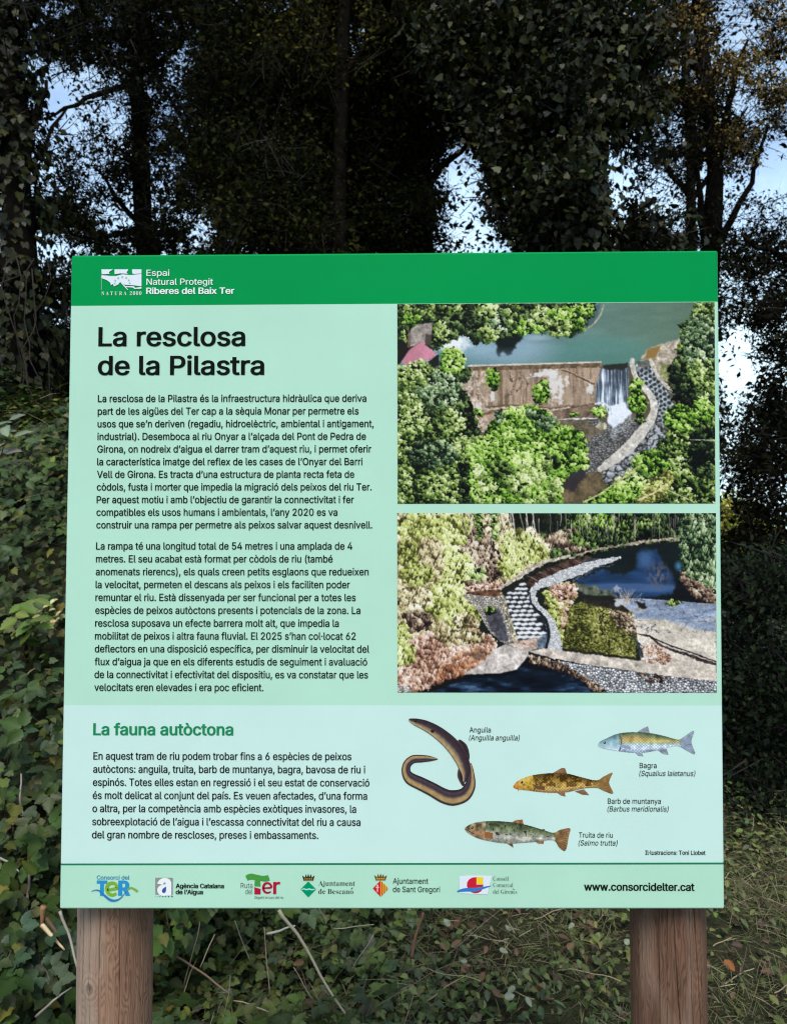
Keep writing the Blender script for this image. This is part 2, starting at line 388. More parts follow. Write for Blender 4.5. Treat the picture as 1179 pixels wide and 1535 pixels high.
# ---- lettering
FDIR = os.path.join(bpy.utils.resource_path('LOCAL'), 'datafiles', 'fonts')
def font(fn):
    try: return bpy.data.fonts.load(os.path.join(FDIR, fn))
    except Exception: return None
SANS, SERIF = font('Inter.woff2'), font('NotoSansMath-Regular.woff2')
def serif(s):
    out = ''
    for ch in s:
        if 'A' <= ch <= 'Z': out += chr(0x1D400 + ord(ch) - 65)
        elif 'a' <= ch <= 'z': out += chr(0x1D41A + ord(ch) - 97)
        elif '0' <= ch <= '9': out += chr(0x1D7CE + ord(ch) - 48)
        else: out += ch
    return out
def glyphs(s, bold=0, shear=0, fnt=None, space=1.0):
    cu = bpy.data.curves.new('t', 'FONT'); cu.body = s; cu.size = 1.0; cu.resolution_u = 4; cu.fill_mode = 'NONE'
    f = fnt or SANS
    if f: cu.font = f
    cu.shear = shear; cu.space_character = space
    ob = bpy.data.objects.new('t', cu); me = bpy.data.meshes.new_from_object(ob)
    n = len(me.vertices); V = np.zeros(n * 3, np.float32); me.vertices.foreach_get('co', V); V = V.reshape(-1, 3)[:, :2].astype(float)
    nxt = {}
    for e in me.edges: nxt.setdefault(e.vertices[0], []).append(e.vertices[1]); nxt.setdefault(e.vertices[1], []).append(e.vertices[0])
    bpy.data.objects.remove(ob); bpy.data.curves.remove(cu); bpy.data.meshes.remove(me)
    seen = set(); loops = []
    for v0 in range(n):
        if v0 in seen or v0 not in nxt: continue
        lp = [v0]; seen.add(v0); cur = v0
        # follow increasing order so that the outline keeps its direction
        while True:
            c = [w_ for w_ in nxt[cur] if w_ not in seen]
            if not c: break
            cur = min(c) if cur + 1 not in c else cur + 1; seen.add(cur); lp.append(cur)
        if len(lp) > 2: loops.append(V[lp])
    VV, F3 = fill(loops)
    if bold:                                     # swell or thin the united outline, then fill it again
        de = {}
        for a_, b_, c_ in F3:
            for e in ((a_, b_), (b_, c_), (c_, a_)): de[e] = 1
        nx = {}
        for (p, q) in de:
            if (q, p) not in de: nx.setdefault(p, []).append(q)
        out = []
        while nx:
            st = next(iter(nx)); lp = []; cur = st
            while cur in nx:
                lp.append(cur); q = nx[cur].pop(); 
                if not nx[cur]: del nx[cur]
                cur = q
            L = VV[lp]; L = L[np.linalg.norm(L - np.roll(L, 1, 0), axis=1) > 2e-3]
            if len(L) < 3: continue
            e = np.roll(L, -1, 0) - L; e /= np.linalg.norm(e, axis=1)[:, None] + 1e-9; nn = np.stack([e[:, 1], -e[:, 0]], 1)
            m = nn + np.roll(nn, 1, 0); d = (m * nn).sum(1); m = m / np.maximum(d, .6)[:, None]
            out.append(L + m * bold * np.array([1.25, .62]))
        VV, F3 = fill(out)
    return np.c_[VV, 0 * VV[:, 0]], [tuple(int(i) for i in q) for q in F3]
def fill(loops):
    """triangles of the area the loops wind round"""
    pts = []; edges = []; polys = []
    for L in loops:
        L = L[np.linalg.norm(L - np.roll(L, 1, 0), axis=1) > 1e-5]
        if len(L) < 3: continue
        polys.append((L, np.sum(L[:, 0] * np.roll(L[:, 1], -1) - np.roll(L[:, 0], -1) * L[:, 1]))); k = len(pts); nL = len(L); pts += [Vector(q) for q in L]; edges += [(k + i, k + (i + 1) % nL) for i in range(nL)]
    vs, es, fs, *_ = delaunay_2d_cdt(pts, edges, [], 0, 1e-6)
    VV = np.array([(q[0], q[1]) for q in vs]); F3 = np.array([tuple(q) for q in fs]); cen = VV[F3].mean(1); wn = np.zeros(len(F3), int)
    for L, A in polys:
        x0, y0 = L.min(0); x1, y1 = L.max(0); c = np.nonzero((cen[:, 0] > x0) & (cen[:, 0] < x1) & (cen[:, 1] > y0) & (cen[:, 1] < y1))[0]
        if not len(c): continue
        X, Y = cen[c, 0], cen[c, 1]; w_ = np.zeros(len(c), int)
        for (xi, yi), (xj, yj) in zip(L, np.roll(L, -1, 0)):
            if yi != yj: w_ += np.where(((yi > Y) != (yj > Y)) & (X < (xj - xi) * (Y - yi) / (yj - yi) + xi), 1 if yj > yi else -1, 0)
        wn[c] += w_
    return VV, F3[wn != 0]
_h, _ = glyphs('H'); CAPH = float(_h[:, 1].max())
PX = float(np.linalg.norm(onb(600, 900) - onb(601, 900)))      # one photo pixel on the board
def line(mb, s, x0, x1, yb, size, bold=.011, shear=0, fnt=None, lay=.0008, space=1.0):
    """one line of type: ink runs from x0 to x1 on the baseline yb (photo pixels), size = em in pixels"""
    V, Fs = glyphs(s, bold * .9, shear, fnt, space)
    a, b_ = onb(x0, yb), onb(x1, yb); mn, mx = V[:, 0].min(), V[:, 0].max()
    X = a[0] + (V[:, 0] - mn) / (mx - mn) * (b_[0] - a[0]); Z = a[2] + V[:, 1] * size * PX * (.725 / CAPH)
    mb.add(np.stack([X, np.full(len(X), -lay), Z], 1), Fs)
def block(name, lines, size, c, parent, bold=.011, shear=0, fnt=None, lay=.0008, label=None, space=1.0):
    mb = MB()
    for s, x0, x1, yb in lines: line(mb, s, x0, x1, yb, size, bold, shear, fnt, lay, space)
    o = mb.build(name, flat(c), parent)
    if label: o['label'] = label
    return o
INK = (22, 28, 30)
TF, FF, LS, HB = panels['text_field'], panels['fauna_field'], panels['logo_strip'], panels['header_band']
block('title_line', [('La resclosa', 147.8, 367.7, 518.6)], 39, (12, 20, 18), TF, .017, label='first line of the large black title')
block('title_line', [('de la Pilastra', 146.9, 396.1, 561.8)], 39, (12, 20, 18), TF, .017, label='second line of the large black title')
p1 = ["La resclosa de la Pilastra és la infraestructura hidràulica que deriva", "part de les aigües del Ter cap a la sèquia Monar per permetre els",
      "usos que se’n deriven (regadiu, hidroelèctric, ambiental i antigament,", "industrial). Desemboca al riu Onyar a l’alçada del Pont de Pedra de",
      "Girona, on nodreix d’aigua el darrer tram d’aquest riu, i permet oferir", "la característica imatge del reflex de les cases de l’Onyar del Barri",
      "Vell de Girona. Es tracta d’una estructura de planta recta feta de", "còdols, fusta i morter que impedia la migració dels peixos del riu Ter.",
      "Per aquest motiu i amb l’objectiu de garantir la connectivitat i fer", "compatibles els usos humans i ambientals, l’any 2020 es va",
      "construir una rampa per permetre als peixos salvar aquest desnivell."]
r1 = [549, 537.4, 559.9, 548.4, 556.4, 543.1, 530.8, 556.8, 530.3, 505.6, 557.7]
block('paragraph_lettering', [(s, 147.1 - .23 * i, r1[i], 602.6 + 18.93 * i) for i, s in enumerate(p1)], 14.6, INK, TF, label='upper paragraph about the weir')
p2 = ["La rampa té una longitud total de 54 metres i una amplada de 4", "metres. El seu acabat està format per còdols de riu (també",
      "anomenats rierencs), els quals creen petits esglaons que redueixen", "la velocitat, permeten el descans als peixos i els faciliten poder",
      "remuntar el riu. Està dissenyada per ser funcional per a totes les", "espècies de peixos autòctons presents i potencials de la zona. La",
      "resclosa suposava un efecte barrera molt alt, que impedia la", "mobilitat de peixos i altra fauna fluvial. El 2025 s’han col·locat 62",
      "deflectors en una disposició específica, per disminuir la velocitat del", "flux d’aigua ja que en els diferents estudis de seguiment i avaluació",
      "de la connectivitat i efectivitat del dispositiu, es va constatar que les", "velocitats eren elevades i era poc eficient."]
r2 = [528.1, 498.6, 552.4, 524.2, 533, 540, 507.8, 533, 553.3, 550.2, 551.5, 394.9]
block('paragraph_lettering', [(s, 144.4 - .24 * i, r2[i], 823.6 + 19.25 * i) for i, s in enumerate(p2)], 14.8, INK, TF, label='lower paragraph about the ramp')
block('heading_lettering', [('La fauna autòctona', 140.1, 349.8, 1101.3)], 23.4, (24, 140, 88), FF, .02, label='green heading')
p3 = ["En aquest tram de riu podem trobar fins a 6 espècies de peixos", "autòctons: anguila, truita, barb de muntanya, bagra, bavosa de riu i",
      "espinós. Totes elles estan en regressió i el seu estat de conservació", "és molt delicat al conjunt del país. Es veuen afectades, d’una forma",
      "o altra, per la competència amb espècies exòtiques invasores, la", "sobreexplotació de l’aigua i l’escassa connectivitat del riu a causa",
      "del gran nombre de rescloses, preses i embassaments."]
r3 = [526.6, 547.2, 553.5, 550.1, 533.7, 540.1, 477]
block('paragraph_lettering', [(s, 140.4 - .36 * i, r3[i], 1138.3 + 19.65 * i) for i, s in enumerate(p3)], 15.0, INK, FF, label='paragraph about native fish')
def caption(a, b_):
    mb = MB(); line(mb, *a, 10.6, .003); line(mb, *b_, 10.6, .002, .2)
    o = mb.build('caption_lettering', flat((30, 45, 48)), FF); o['label'] = 'caption reading ' + a[0]
caption(('Anguila', 703.1, 735.2, 1097.6), ('(Anguilla anguilla)', 702.6, 778.3, 1109.4))
caption(('Bagra', 957.7, 983.2, 1151), ('(Squalius laietanus)', 957.2, 1041.2, 1162.8))
caption(('Barb de muntanya', 910.1, 989.5, 1204.4), ('(Barbus meridionalis)', 909.6, 1001.2, 1216))
caption(('Truita de riu', 866.9, 917.5, 1255.2), ('(Salmo trutta)', 866.2, 924.8, 1267))
block('credit_lettering', [('Il·lustracions: Toni Llobet', 966.1, 1056.4, 1280.8)], 8.4, (25, 32, 36), FF, .014)
block('web_address_lettering', [('www.consorcidelter.cat', 874.5, 1040, 1334.4)], 15.2, (20, 26, 24), LS, .022)
WH = (236, 246, 244)
mb = MB(); line(mb, 'Espai', 219.9, 254.2, 413.8, 13, .006); line(mb, 'Natural Protegit', 219.9, 319.5, 427.2, 13, .006); line(mb, 'Riberes del Baix Ter', 219.5, 351.5, 440.8, 13, .02)
mb.build('header_lettering', flat(WH), HB)

# ---- small printed shapes
def shp(mb, pts, lay): 
    V = np.array([onb(x, y, -lay) for x, y in pts]); mb.add(V, [tuple(range(len(V)))])
def mapf(x0, y0, s): return lambda pts: [(x0 + x / s, y0 + y / s) for x, y in pts]
def strip(mb, pts, wd, lay):
    """tapering ribbon along a smooth curve, photo pixels"""
    P = np.array(pts, float); t = np.linspace(0, len(P) - 1, len(P) * 5); i0 = np.clip(t.astype(int), 0, len(P) - 2); u = (t - i0)[:, None]
    g = lambda k: P[np.clip(i0 + k, 0, len(P) - 1)]
    a, b_, c, d = g(-1), g(0), g(1), g(2)
    Q = .5 * ((2*b_) + (c - a) * u + (2*a - 5*b_ + 4*c - d) * u**2 + (3*b_ - a - 3*c + d) * u**3)
    W_ = np.interp(t, np.linspace(0, len(P) - 1, len(wd)), wd) / 2
    T = np.gradient(Q, axis=0); T /= np.linalg.norm(T, axis=1)[:, None] + 1e-9; Nn = np.stack([-T[:, 1], T[:, 0]], 1)
    L, Rr = Q + Nn * W_[:, None], Q - Nn * W_[:, None]; n = len(Q)
    V = np.array([onb(x, y, -lay) for x, y in np.concatenate([L, Rr])])
    mb.add(V, [(i, i + 1, n + i + 1, n + i) for i in range(n - 1)])
def disc(cx, cy, rx, ry=None, a0=0, a1=360, n=28):
    ry = ry or rx; return [(cx + rx * math.cos(R(a)), cy + ry * math.sin(R(a))) for a in np.linspace(a0, a1, n, endpoint=(a1 - a0 < 360))]
class Logo:
    """a printed emblem: one mesh per emblem, one ink per material slot"""
    def __init__(s): s.parts = []
    def ink(s, c): mb = MB(); s.parts.append((c, mb)); return mb
    def done(s, name, label, parent):
        V = []; Fl = []; n = []; mi = []; k = 0
        for i, (c, mb) in enumerate(s.parts):
            V += mb.v; Fl += [j + k for j in mb.f]; n += mb.n; mi += [i] * len(mb.n); k += mb.k
        me = fastmesh(name, np.concatenate(V), Fl, n)
        o = link(name, me, [flat(c) for c, _ in s.parts], parent); me.polygons.foreach_set('material_index', np.array(mi, np.int32)); me.update()
        o['label'] = label; return o
# nature network emblem in the header
z1 = mapf(80, 360, 6.55); g = Logo(); a = g.ink((228, 238, 246))
shp(a, z1([(475,288),(590,288),(562,306),(548,318),(556,330),(520,336),(478,336)]), .0008)
shp(a, z1([(603,288),(740,288),(722,320),(735,332),(660,328),(605,336)]), .0008)
shp(a, z1([(775,288),(868,288),(868,328),(800,334),(778,328)]), .0008)
shp(a, z1([(475,345),(560,354),(620,354),(680,337),(760,345),(868,332),(868,455),(800,446),(705,440),(682,425),(664,408),(640,436),(600,456),(586,432),(570,444),(562,420),(530,395),(475,374)]), .0008)
shp(a, z1([(700,452),(790,454),(808,470),(868,460),(868,478),(800,480),(778,466),(716,464)]), .0008)
strip(a, z1([(664,408),(690,440),(735,490)]), [1.6, 1.6, 1.0], .0010)
strip(a, z1([(475,345),(475,410),(475,490)]), [.5, .3, .3], .0008)
b2 = g.ink((150, 200, 178))
for q in ((612,398),(640,374),(680,364),(720,372),(745,396),(752,424),(606,426)): shp(b2, z1(disc(*q, 9, n=8)), .0011)
line(g.ink((225, 240, 235)), serif('NATURA'), 152.6, 190, 442.6, 8.4, -.004, fnt=SERIF, space=1.5)
line(g.ink((225, 240, 235)), serif('2000'), 195, 212.6, 442.6, 8.4, -.004, fnt=SERIF, space=1.15)
g.done('emblem', 'white emblem of a bird wing landscape', HB)
# the first emblem of the bottom strip
z = mapf(130, 1300, 5.359); g = Logo(); BLUE = (45, 148, 205)
line(g.ink((62, 150, 190)), 'Consorci del', 145.5, 194.4, 1317.9, 8, .012)
line(g.ink(BLUE), 'T', 145.3, 161, 1341.4, 28, .05); line(g.ink(BLUE), 'R', 177.4, 195.6, 1341.4, 28, .045, lay=.0006)
strip(g.ink((128, 178, 52)), [(161.5,1333.2),(166,1333),(173,1331.6),(175.8,1330.4),(174,1325.4),(168.6,1323),(162.6,1325.6),(160.6,1332),(163.2,1338.6),(169,1341.2),(174.8,1338.6)], [3.4, 4, 4.4, 4.4, 4.4, 4.4, 5, 5.2, 5, 4.4, 3.4], .0010)
strip(g.ink((40, 130, 190)), z([(40,192),(72,180),(108,188),(148,226),(190,258),(230,264),(272,246),(318,196)]), [.6, 1.4, 2.2, 3.4, 3.8, 3, 1.6, .4], .0013)
strip(g.ink((128, 178, 60)), z([(318,190),(340,168),(368,164),(410,190)]), [.5, 2, 2.6, 3.6], .0013)
g.done('emblem', 'blue and green emblem reading Consorci del TER', LS)
g = Logo(); shp(g.ink((146, 150, 146)), z([(552,83),(692,83),(692,217),(552,217)]), .0006)
line(g.ink((240, 244, 244)), 'a', 235.7, 257.2, 1340.4, 41, .05, lay=.0009)
dr = [(640,152),(640,180),(636,196),(624,206),(610,200),(606,186),(612,172),(626,160)]
shp(g.ink((52, 88, 165)), z(dr), .0012)
dd = g.ink((45, 90, 120))
for i, x in enumerate((551, 569, 589, 610, 634, 660, 687)): shp(dd, z(disc(x, 233, 2.0 + i * .65, n=8)), .0008)
line(g.ink((18, 22, 24)), 'Agència Catalana', 263.6, 336, 1330.8, 8.8, .026); line(g.ink((18, 22, 24)), 'de l’Aigua', 263.6, 304.5, 1339.9, 8.8, .026)
g.done('emblem', 'grey square emblem with a white letter and blue drop', LS)
z = mapf(340, 1300, 5.359); g = Logo()
shp(g.ink((74, 154, 66)), z([(150,66),(172,54),(198,48),(240,58),(290,68),(332,62),(346,104),(322,112),(298,112),(268,106),(272,152),(222,150),(226,102),(206,97),(186,98),(166,104)]), .0008)
shp(g.ink((178, 28, 62)), z([(222,158),(272,173),(271,216),(222,216)]), .0008)
q = g.ink((178, 28, 62)); strip(q, [(395,1331),(400,1330.8),(405,1330.4),(406.6,1328.6),(404.6,1324.8),(400.4,1323.4),(396.4,1325.4),(394.6,1330.8),(396.4,1335.8),(401,1338),(406,1336.4)], [2.4, 2.6, 3, 3.4, 3.2, 3, 3.8, 3.8, 3.6, 3, 2.2], .0008); line(q, 'r', 409.4, 419.8, 1339.4, 31, .02)
line(g.ink((90, 100, 95)), 'Ruta', 361, 378.6, 1330.8, 10.4, -.006); line(g.ink((90, 100, 95)), 'del', 367.8, 378.8, 1339.9, 10.4, -.006)
line(g.ink((90, 105, 95)), 'Seguint el curs del riu', 381.4, 424.8, 1346.8, 5.4, 0, .2)
g.done('emblem', 'red and green emblem reading Ruta del Ter', LS)
def crownlet(g, cx, cy, w, h, c1, c2):
    a = g.ink(c1); b_ = g.ink(c2)
    shp(a, [(cx-.38*w, cy+.5*h), (cx-.5*w, cy-.25*h), (cx-.27*w, cy+.05*h), (cx-.22*w, cy-.45*h), (cx-.1*w, cy+.02*h), (cx, cy-.5*h), (cx+.1*w, cy+.02*h), (cx+.22*w, cy-.45*h), (cx+.27*w, cy+.05*h), (cx+.5*w, cy-.25*h), (cx+.38*w, cy+.5*h)], .0008)
    for i in (-.26, -.09, .09, .26): shp(b_, disc(cx + i*w, cy + .22*h, .055*w, .12*h, n=8), .0011)
    shp(b_, [(cx-.34*w, cy+.40*h), (cx+.34*w, cy+.40*h), (cx+.35*w, cy+.46*h), (cx-.35*w, cy+.46*h)], .0011)
g = Logo(); crownlet(g, 340+655/5.359, 1300+78/5.359, 18.6, 10.8, (58, 48, 24), (172, 146, 70))
shp(g.ink((0, 150, 104)), z([(593,175),(654,112),(716,175),(654,239)]), .0008)
strip(g.ink((170, 226, 216)), z([(601,177),(620,171),(640,178),(660,172),(684,178),(708,173)]), [1.2, 1.9, 1.9, 1.9, 1.9, 1.2], .0011)
line(g.ink((30, 46, 46)), serif('Ajuntament'), 477.2, 531.8, 1327.2, 11, -.008, fnt=SERIF)
V1 = g.ink((30, 46, 46)); line(V1, serif('de Bescano'), 477.2, 529.2, 1339.4, 11, -.008, fnt=SERIF); shp(V1, [(525.6,1332.6),(527.6,1330),(529,1330.4),(526.6,1332.9)], .0008)
g.done('emblem', 'green rhombus crest under a crown reading Bescanó', LS)
z = mapf(540, 1300, 4.535); g = Logo(); crownlet(g, 540+137/4.535, 1300+64/4.535, 19, 10.6, (110, 78, 34), (214, 176, 80))
shp(g.ink((205, 42, 44)), z([(84,143),(137,87),(137,199)]), .0008); shp(g.ink((228, 190, 64)), z([(137,87),(190,143),(137,199)]), .0008)
rs = g.ink((205, 42, 44))
for x in (147, 162, 177): shp(rs, z([(x-3.5, 87+(x-3.5-137)*1.057), (x+3.5, 87+(x+3.5-137)*1.057), (x+3.5, 199-(x+3.5-137)*1.057), (x-3.5, 199-(x-3.5-137)*1.057)]), .0011)
wc = g.ink((244, 214, 214)); shp(wc, z([(113,124),(119,124),(119,164),(113,164)]), .0011); shp(wc, z([(105,131),(127,131),(127,136),(105,136)]), .0012); shp(wc, z([(116,112),(122,124),(110,124)]), .0012)
line(g.ink((34, 52, 50)), 'Ajuntament', 588.5, 641.4, 1324.3, 11, .006); line(g.ink((34, 52, 50)), 'de Sant Gregori', 588.5, 659.1, 1336.8, 11, .006)
g.done('emblem', 'red and yellow rhombus crest under a crown reading Sant Gregori', LS)
g = Logo(); shp(g.ink((226, 234, 244)), z([(672,60),(740,54),(892,56),(862,184),(760,180),(674,176)]), .0006)
shp(g.ink((205, 34, 58)), z([(787,66),(787,116),(834,116),(832,138),(820,160),(800,172),(776,176),(752,168),(732,150),(722,126),(724,100),(738,80),(760,68)]), .0009)
shp(g.ink((246, 212, 42)), z([(787,64),(832,67),(832,114),(788,112)]), .0009)
strip(g.ink((48, 128, 200)), z([(656,162),(690,154),(730,150),(780,150),(830,138),(886,124)]), [1.2, 4.6, 5.4, 5.6, 3.4, .5], .0012)
for s, xr, yb in (('Consell', 761.6, 1319.8), ('Comarcal', 768.2, 1329.3), ('del Girones', 774.2, 1339.2)): line(g.ink((88, 106, 100)), serif(s), 738.5, xr, yb, 9.4, -.010, fnt=SERIF)
shp(g.parts[-1][1], [(767.6,1332.2),(768.6,1331.4),(770.6,1333.4),(769.6,1333.6)], .0008)
g.done('emblem', 'red yellow and blue emblem reading Consell Comarcal', LS)

# ---- printed pictures: painted by code into a fine sheet of coloured cells
def inpoly(X, Y, pts):
    r = np.zeros(X.shape, bool); n = len(pts); j = n - 1
    for i in range(n):
        xi, yi = pts[i]; xj, yj = pts[j]
        if yi != yj:
            r ^= ((yi > Y) != (yj > Y)) & (X < (xj - xi) * (Y - yi) / (yj - yi) + xi)
        j = i
    return r
def dpath(X, Y, pts):
    """distance to a polyline and the run along it"""
    best = np.full(X.shape, 1e9); run = np.zeros(X.shape); side = np.zeros(X.shape); acc = 0
    for (x0, y0), (x1, y1) in zip(pts[:-1], pts[1:]):
        L = math.hypot(x1-x0, y1-y0); ux, uy = (x1-x0)/L, (y1-y0)/L
        t = np.clip((X-x0)*ux + (Y-y0)*uy, 0, L); dx, dy = X - (x0+ux*t), Y - (y0+uy*t); d = np.hypot(dx, dy)
        m = d < best; best = np.where(m, d, best); run = np.where(m, acc + t, run); side = np.where(m, np.sign(ux*dy - uy*dx), side); acc += L
    return best, run, side
def curve(pts, k=6):
    P = np.array(pts, float); t = np.linspace(0, len(P) - 1, len(P) * k); i0 = np.clip(t.astype(int), 0, len(P) - 2); u = (t - i0)[:, None]
    g_ = lambda q: P[np.clip(i0 + q, 0, len(P) - 1)]
    a, b_, c, d = g_(-1), g_(0), g_(1), g_(2)
    return [tuple(q) for q in .5 * ((2*b_) + (c-a)*u + (2*a-5*b_+4*c-d)*u**2 + (3*b_-a-3*c+d)*u**3)]
def ramp(v, stops):
    xs = [s[0] for s in stops]; return np.stack([np.interp(v, xs, [s[1][k] for s in stops]) for k in range(3)], -1)
class Pic:
    """a printed photograph painted by code; coordinates run over its own frame"""
    def __init__(s, x1, y1, w):
        s.w = w; s.h = int(round(w * y1 / x1)); s.X, s.Y = np.meshgrid(np.linspace(0, x1, s.w), np.linspace(0, y1, s.h)); s.px = x1 / w
        s.a = np.zeros((s.h, s.w, 3)); s.seed = 3; s.air = .035; s.rg = np.random.default_rng(21)
        s.wx = (fbm(s.X, s.Y, 26, 901) - .5) * 22; s.wy = (fbm(s.X, s.Y, 26, 955) - .5) * 22
        s.vx = (fbm(s.X, s.Y, 7, 31, 2) - .5) * 16; s.vy = (fbm(s.X, s.Y, 7, 57, 2) - .5) * 16
        s.leaf = vnoise(s.X / 4.2, s.Y / 4.2, 7) * .6 + vnoise(s.X / 8.5, s.Y / 8.5, 11) * .4
        t = s.X * .94 + s.Y * .34; s.fib = vnoise(t / 3.0, s.Y / 15, 8) * .6 + vnoise((s.X * .9 - s.Y * .42) / 3.4, s.Y / 17, 15) * .4
    def nz(s, sc, oct=4, sx=1, sy=1, gain=.6): s.seed += 31; return fbm(s.X / sx, s.Y / sy, sc, s.seed, oct, gain)
    def bb(s, pts, pad): P = np.array(pts, float); return s.win(P[:, 0].min() - pad, P[:, 1].min() - pad, P[:, 0].max() + pad, P[:, 1].max() + pad)
    def mask(s, pts, rough=0.0):
        k = s.bb(pts, 32 * max(rough, .2)); o = np.zeros(s.X.shape, bool); o[k] = inpoly(s.X[k] + (s.wx + s.vx)[k] * rough, s.Y[k] + (s.wy + s.vy)[k] * rough, pts); return o
    def soft(s, pts, rough=.3, blur=3):
        """0..1 coverage with a soft edge"""
        k = s.bb(pts, 32 * max(rough, .2) + 4 * blur); o = np.zeros(s.X.shape)
        if o[k].size == 0: return o
        m = inpoly(s.X[k] + (s.wx + s.vx)[k] * rough, s.Y[k] + (s.wy + s.vy)[k] * rough, pts).astype(float)
        for _ in range(blur): q = np.pad(m, 1, mode='edge'); m = (m + q[2:, 1:-1] + q[:-2, 1:-1] + q[1:-1, 2:] + q[1:-1, :-2]) / 5
        o[k] = m; return o
    def box(s, m):
        r = np.nonzero(m.any(1))[0]; c = np.nonzero(m.any(0))[0]
        return (slice(0, 0), slice(0, 0)) if not len(r) else (slice(r[0], r[-1] + 1), slice(c[0], c[-1] + 1))
    def lay(s, m, c):
        m = np.asarray(m, float); k = s.box(m); m = m[k][..., None]; c = np.asarray(c, float); c = c[k] if c.ndim == 3 else c; s.a[k] = s.a[k] * (1 - m) + c * m
    def tex(s, m, c, sc=14, amp=.35, sx=1, sy=1, fine=.18):
        m = np.asarray(m, float); k = s.box(m); s.seed += 31; v = 1 + amp * 2.2 * (fbm(s.X[k] / sx, s.Y[k] / sy, sc, s.seed, 4, .6) - .5) + fine * (s.leaf[k] - .5) * 2
        m = m[k][..., None]; s.a[k] = s.a[k] * (1 - m) + np.clip(np.array(c, float) * v[..., None], 0, 255) * m
    def win(s, x0, y0, x1, y1):
        c0, c1 = int(max(0, x0 / s.px)), int(min(s.w, x1 / s.px + 2)); r0, r1 = int(max(0, y0 / s.px)), int(min(s.h, y1 / s.px + 2)); return slice(r0, r1), slice(c0, c1)
    def trees(s, pts, stops, size=26, dens=1.0, tone=0.0, fill=.16, fibre=False, rough=.8, spread=.16, lit=1.0, wild=1.05):
        """foliage: a dark ground with leafy tufts heaped on it, lit from the upper right"""
        P = np.array(pts, float); tx = s.fib if fibre else s.leaf
        sl_ = s.win(P[:, 0].min() - 30, P[:, 1].min() - 30, P[:, 0].max() + 30, P[:, 1].max() + 30)
        if fill is not None:
            m = inpoly((s.X + (s.wx + s.vx) * rough)[sl_], (s.Y + (s.wy + s.vy) * rough)[sl_], pts); c = ramp(np.clip(fill + (tx[sl_] - .5) * .5, 0, 1), stops); s.a[sl_][m] = c[m]
        A = .5 * abs(np.sum(P[:, 0] * np.roll(P[:, 1], -1) - np.roll(P[:, 0], -1) * P[:, 1])); n = max(3, int(dens * A / (size * size * .62)))
        c = s.rg.uniform(P.min(0), P.max(0), (n * 6, 2)); ok = inpoly(c[:, 0], c[:, 1], pts); c = c[ok][:n]; c = c[np.argsort(c[:, 1] + s.rg.normal(size=len(c)) * size)]
        for x, y in c:
            r = size * s.rg.uniform(.45, 1.15); sl_ = s.win(x - 1.4 * r, y - 1.4 * r, x + 1.4 * r, y + 1.4 * r); X, Y = s.X[sl_], s.Y[sl_]
            if X.size == 0: continue
            dx = (X - x + s.vx[sl_] * .5) / r; dy = (Y - y + s.vy[sl_] * .5) / (r * .86); q = dx * dx + dy * dy; t = tx[sl_]
            m = q < 1.0 + (t - .6) * 2.2 * wild
            l = .36 + lit * (.22 * dx - .28 * dy) + .15 * np.sqrt(np.clip(1 - q, 0, 1)) + (t - .5) * .82 + tone + s.rg.normal() * spread * .6 + (float(fbm(np.array([x]), np.array([y]), 75, 77, 2)[0]) - .5) * .75 + s.air
            col = ramp(np.clip(l, 0, 1), stops); s.a[sl_][m] = col[m]
    def bush(s, cx, cy, rx, ry, stops, **k): s.trees([(cx + rx * math.cos(a), cy + ry * math.sin(a)) for a in np.linspace(0, 6.283, 20)], stops, **k)
    def path(s, pts, wd, c, amp=.25, sc=10, rough=.25, soft=1.5, fine=.18):
        k = s.bb(pts, np.max(wd) + 30 * max(rough, .2)); w_ = (s.wx + s.vx)[k], (s.wy + s.vy)[k]
        m = np.zeros(s.X.shape); d, r_, sg = np.full(s.X.shape, 1e6), np.zeros(s.X.shape), np.zeros(s.X.shape)
        if m[k].size == 0: return m > .5, d, r_, sg
        d[k], r_[k], sg[k] = dpath(s.X[k] + w_[0] * rough, s.Y[k] + w_[1] * rough, curve(pts)); W_ = np.interp(r_, np.linspace(0, r_.max() + 1e-6, len(wd)), wd) if np.ndim(wd) else wd
        m = np.clip((W_ / 2 - d) / soft + .5, 0, 1); s.tex(m, c, sc, amp, fine=fine); return m > .5, d, r_, sg
    def stones(s, m, lo, hi, size=9, sy=.8, seed=0):
        """a heap or bed of stones: light tops, dark joints"""
        kk = s.box(m); m = np.asarray(m, float)[kk]; X, Y = (s.X[kk] + s.vx[kk] * .25) / size, (s.Y[kk] + s.vy[kk] * .25) / (size * sy); xi, yi = np.floor(X), np.floor(Y); b1 = np.full(X.shape, 9.); b2 = b1.copy(); idv = np.zeros(X.shape); oy = np.zeros(X.shape)
        def hh(a, b_, k):
            n = (a.astype(np.int64) * 374761393 + b_.astype(np.int64) * 668265263 + (seed + k) * 974711) & 0x7fffffff; n = ((n ^ (n >> 13)) * 1274126177) & 0x7fffffff; return ((n ^ (n >> 16)) & 0xffff) / 65535.
        for i in (-1, 0, 1):
            for j in (-1, 0, 1):
                cx, cy = xi + i, yi + j; fx, fy = cx + hh(cx, cy, 1), cy + hh(cx, cy, 2); d = (X - fx) ** 2 + (Y - fy) ** 2; n_ = d < b1
                b2 = np.where(n_, b1, np.minimum(b2, d)); idv = np.where(n_, hh(cx, cy, 3), idv); oy = np.where(n_, Y - fy, oy); b1 = np.where(n_, d, b1)
        e = np.clip((np.sqrt(b2) - np.sqrt(b1)) * 3, 0, 1); v = e * (.58 + .75 * idv) * np.clip(.85 - oy * .7, .3, 1.25)
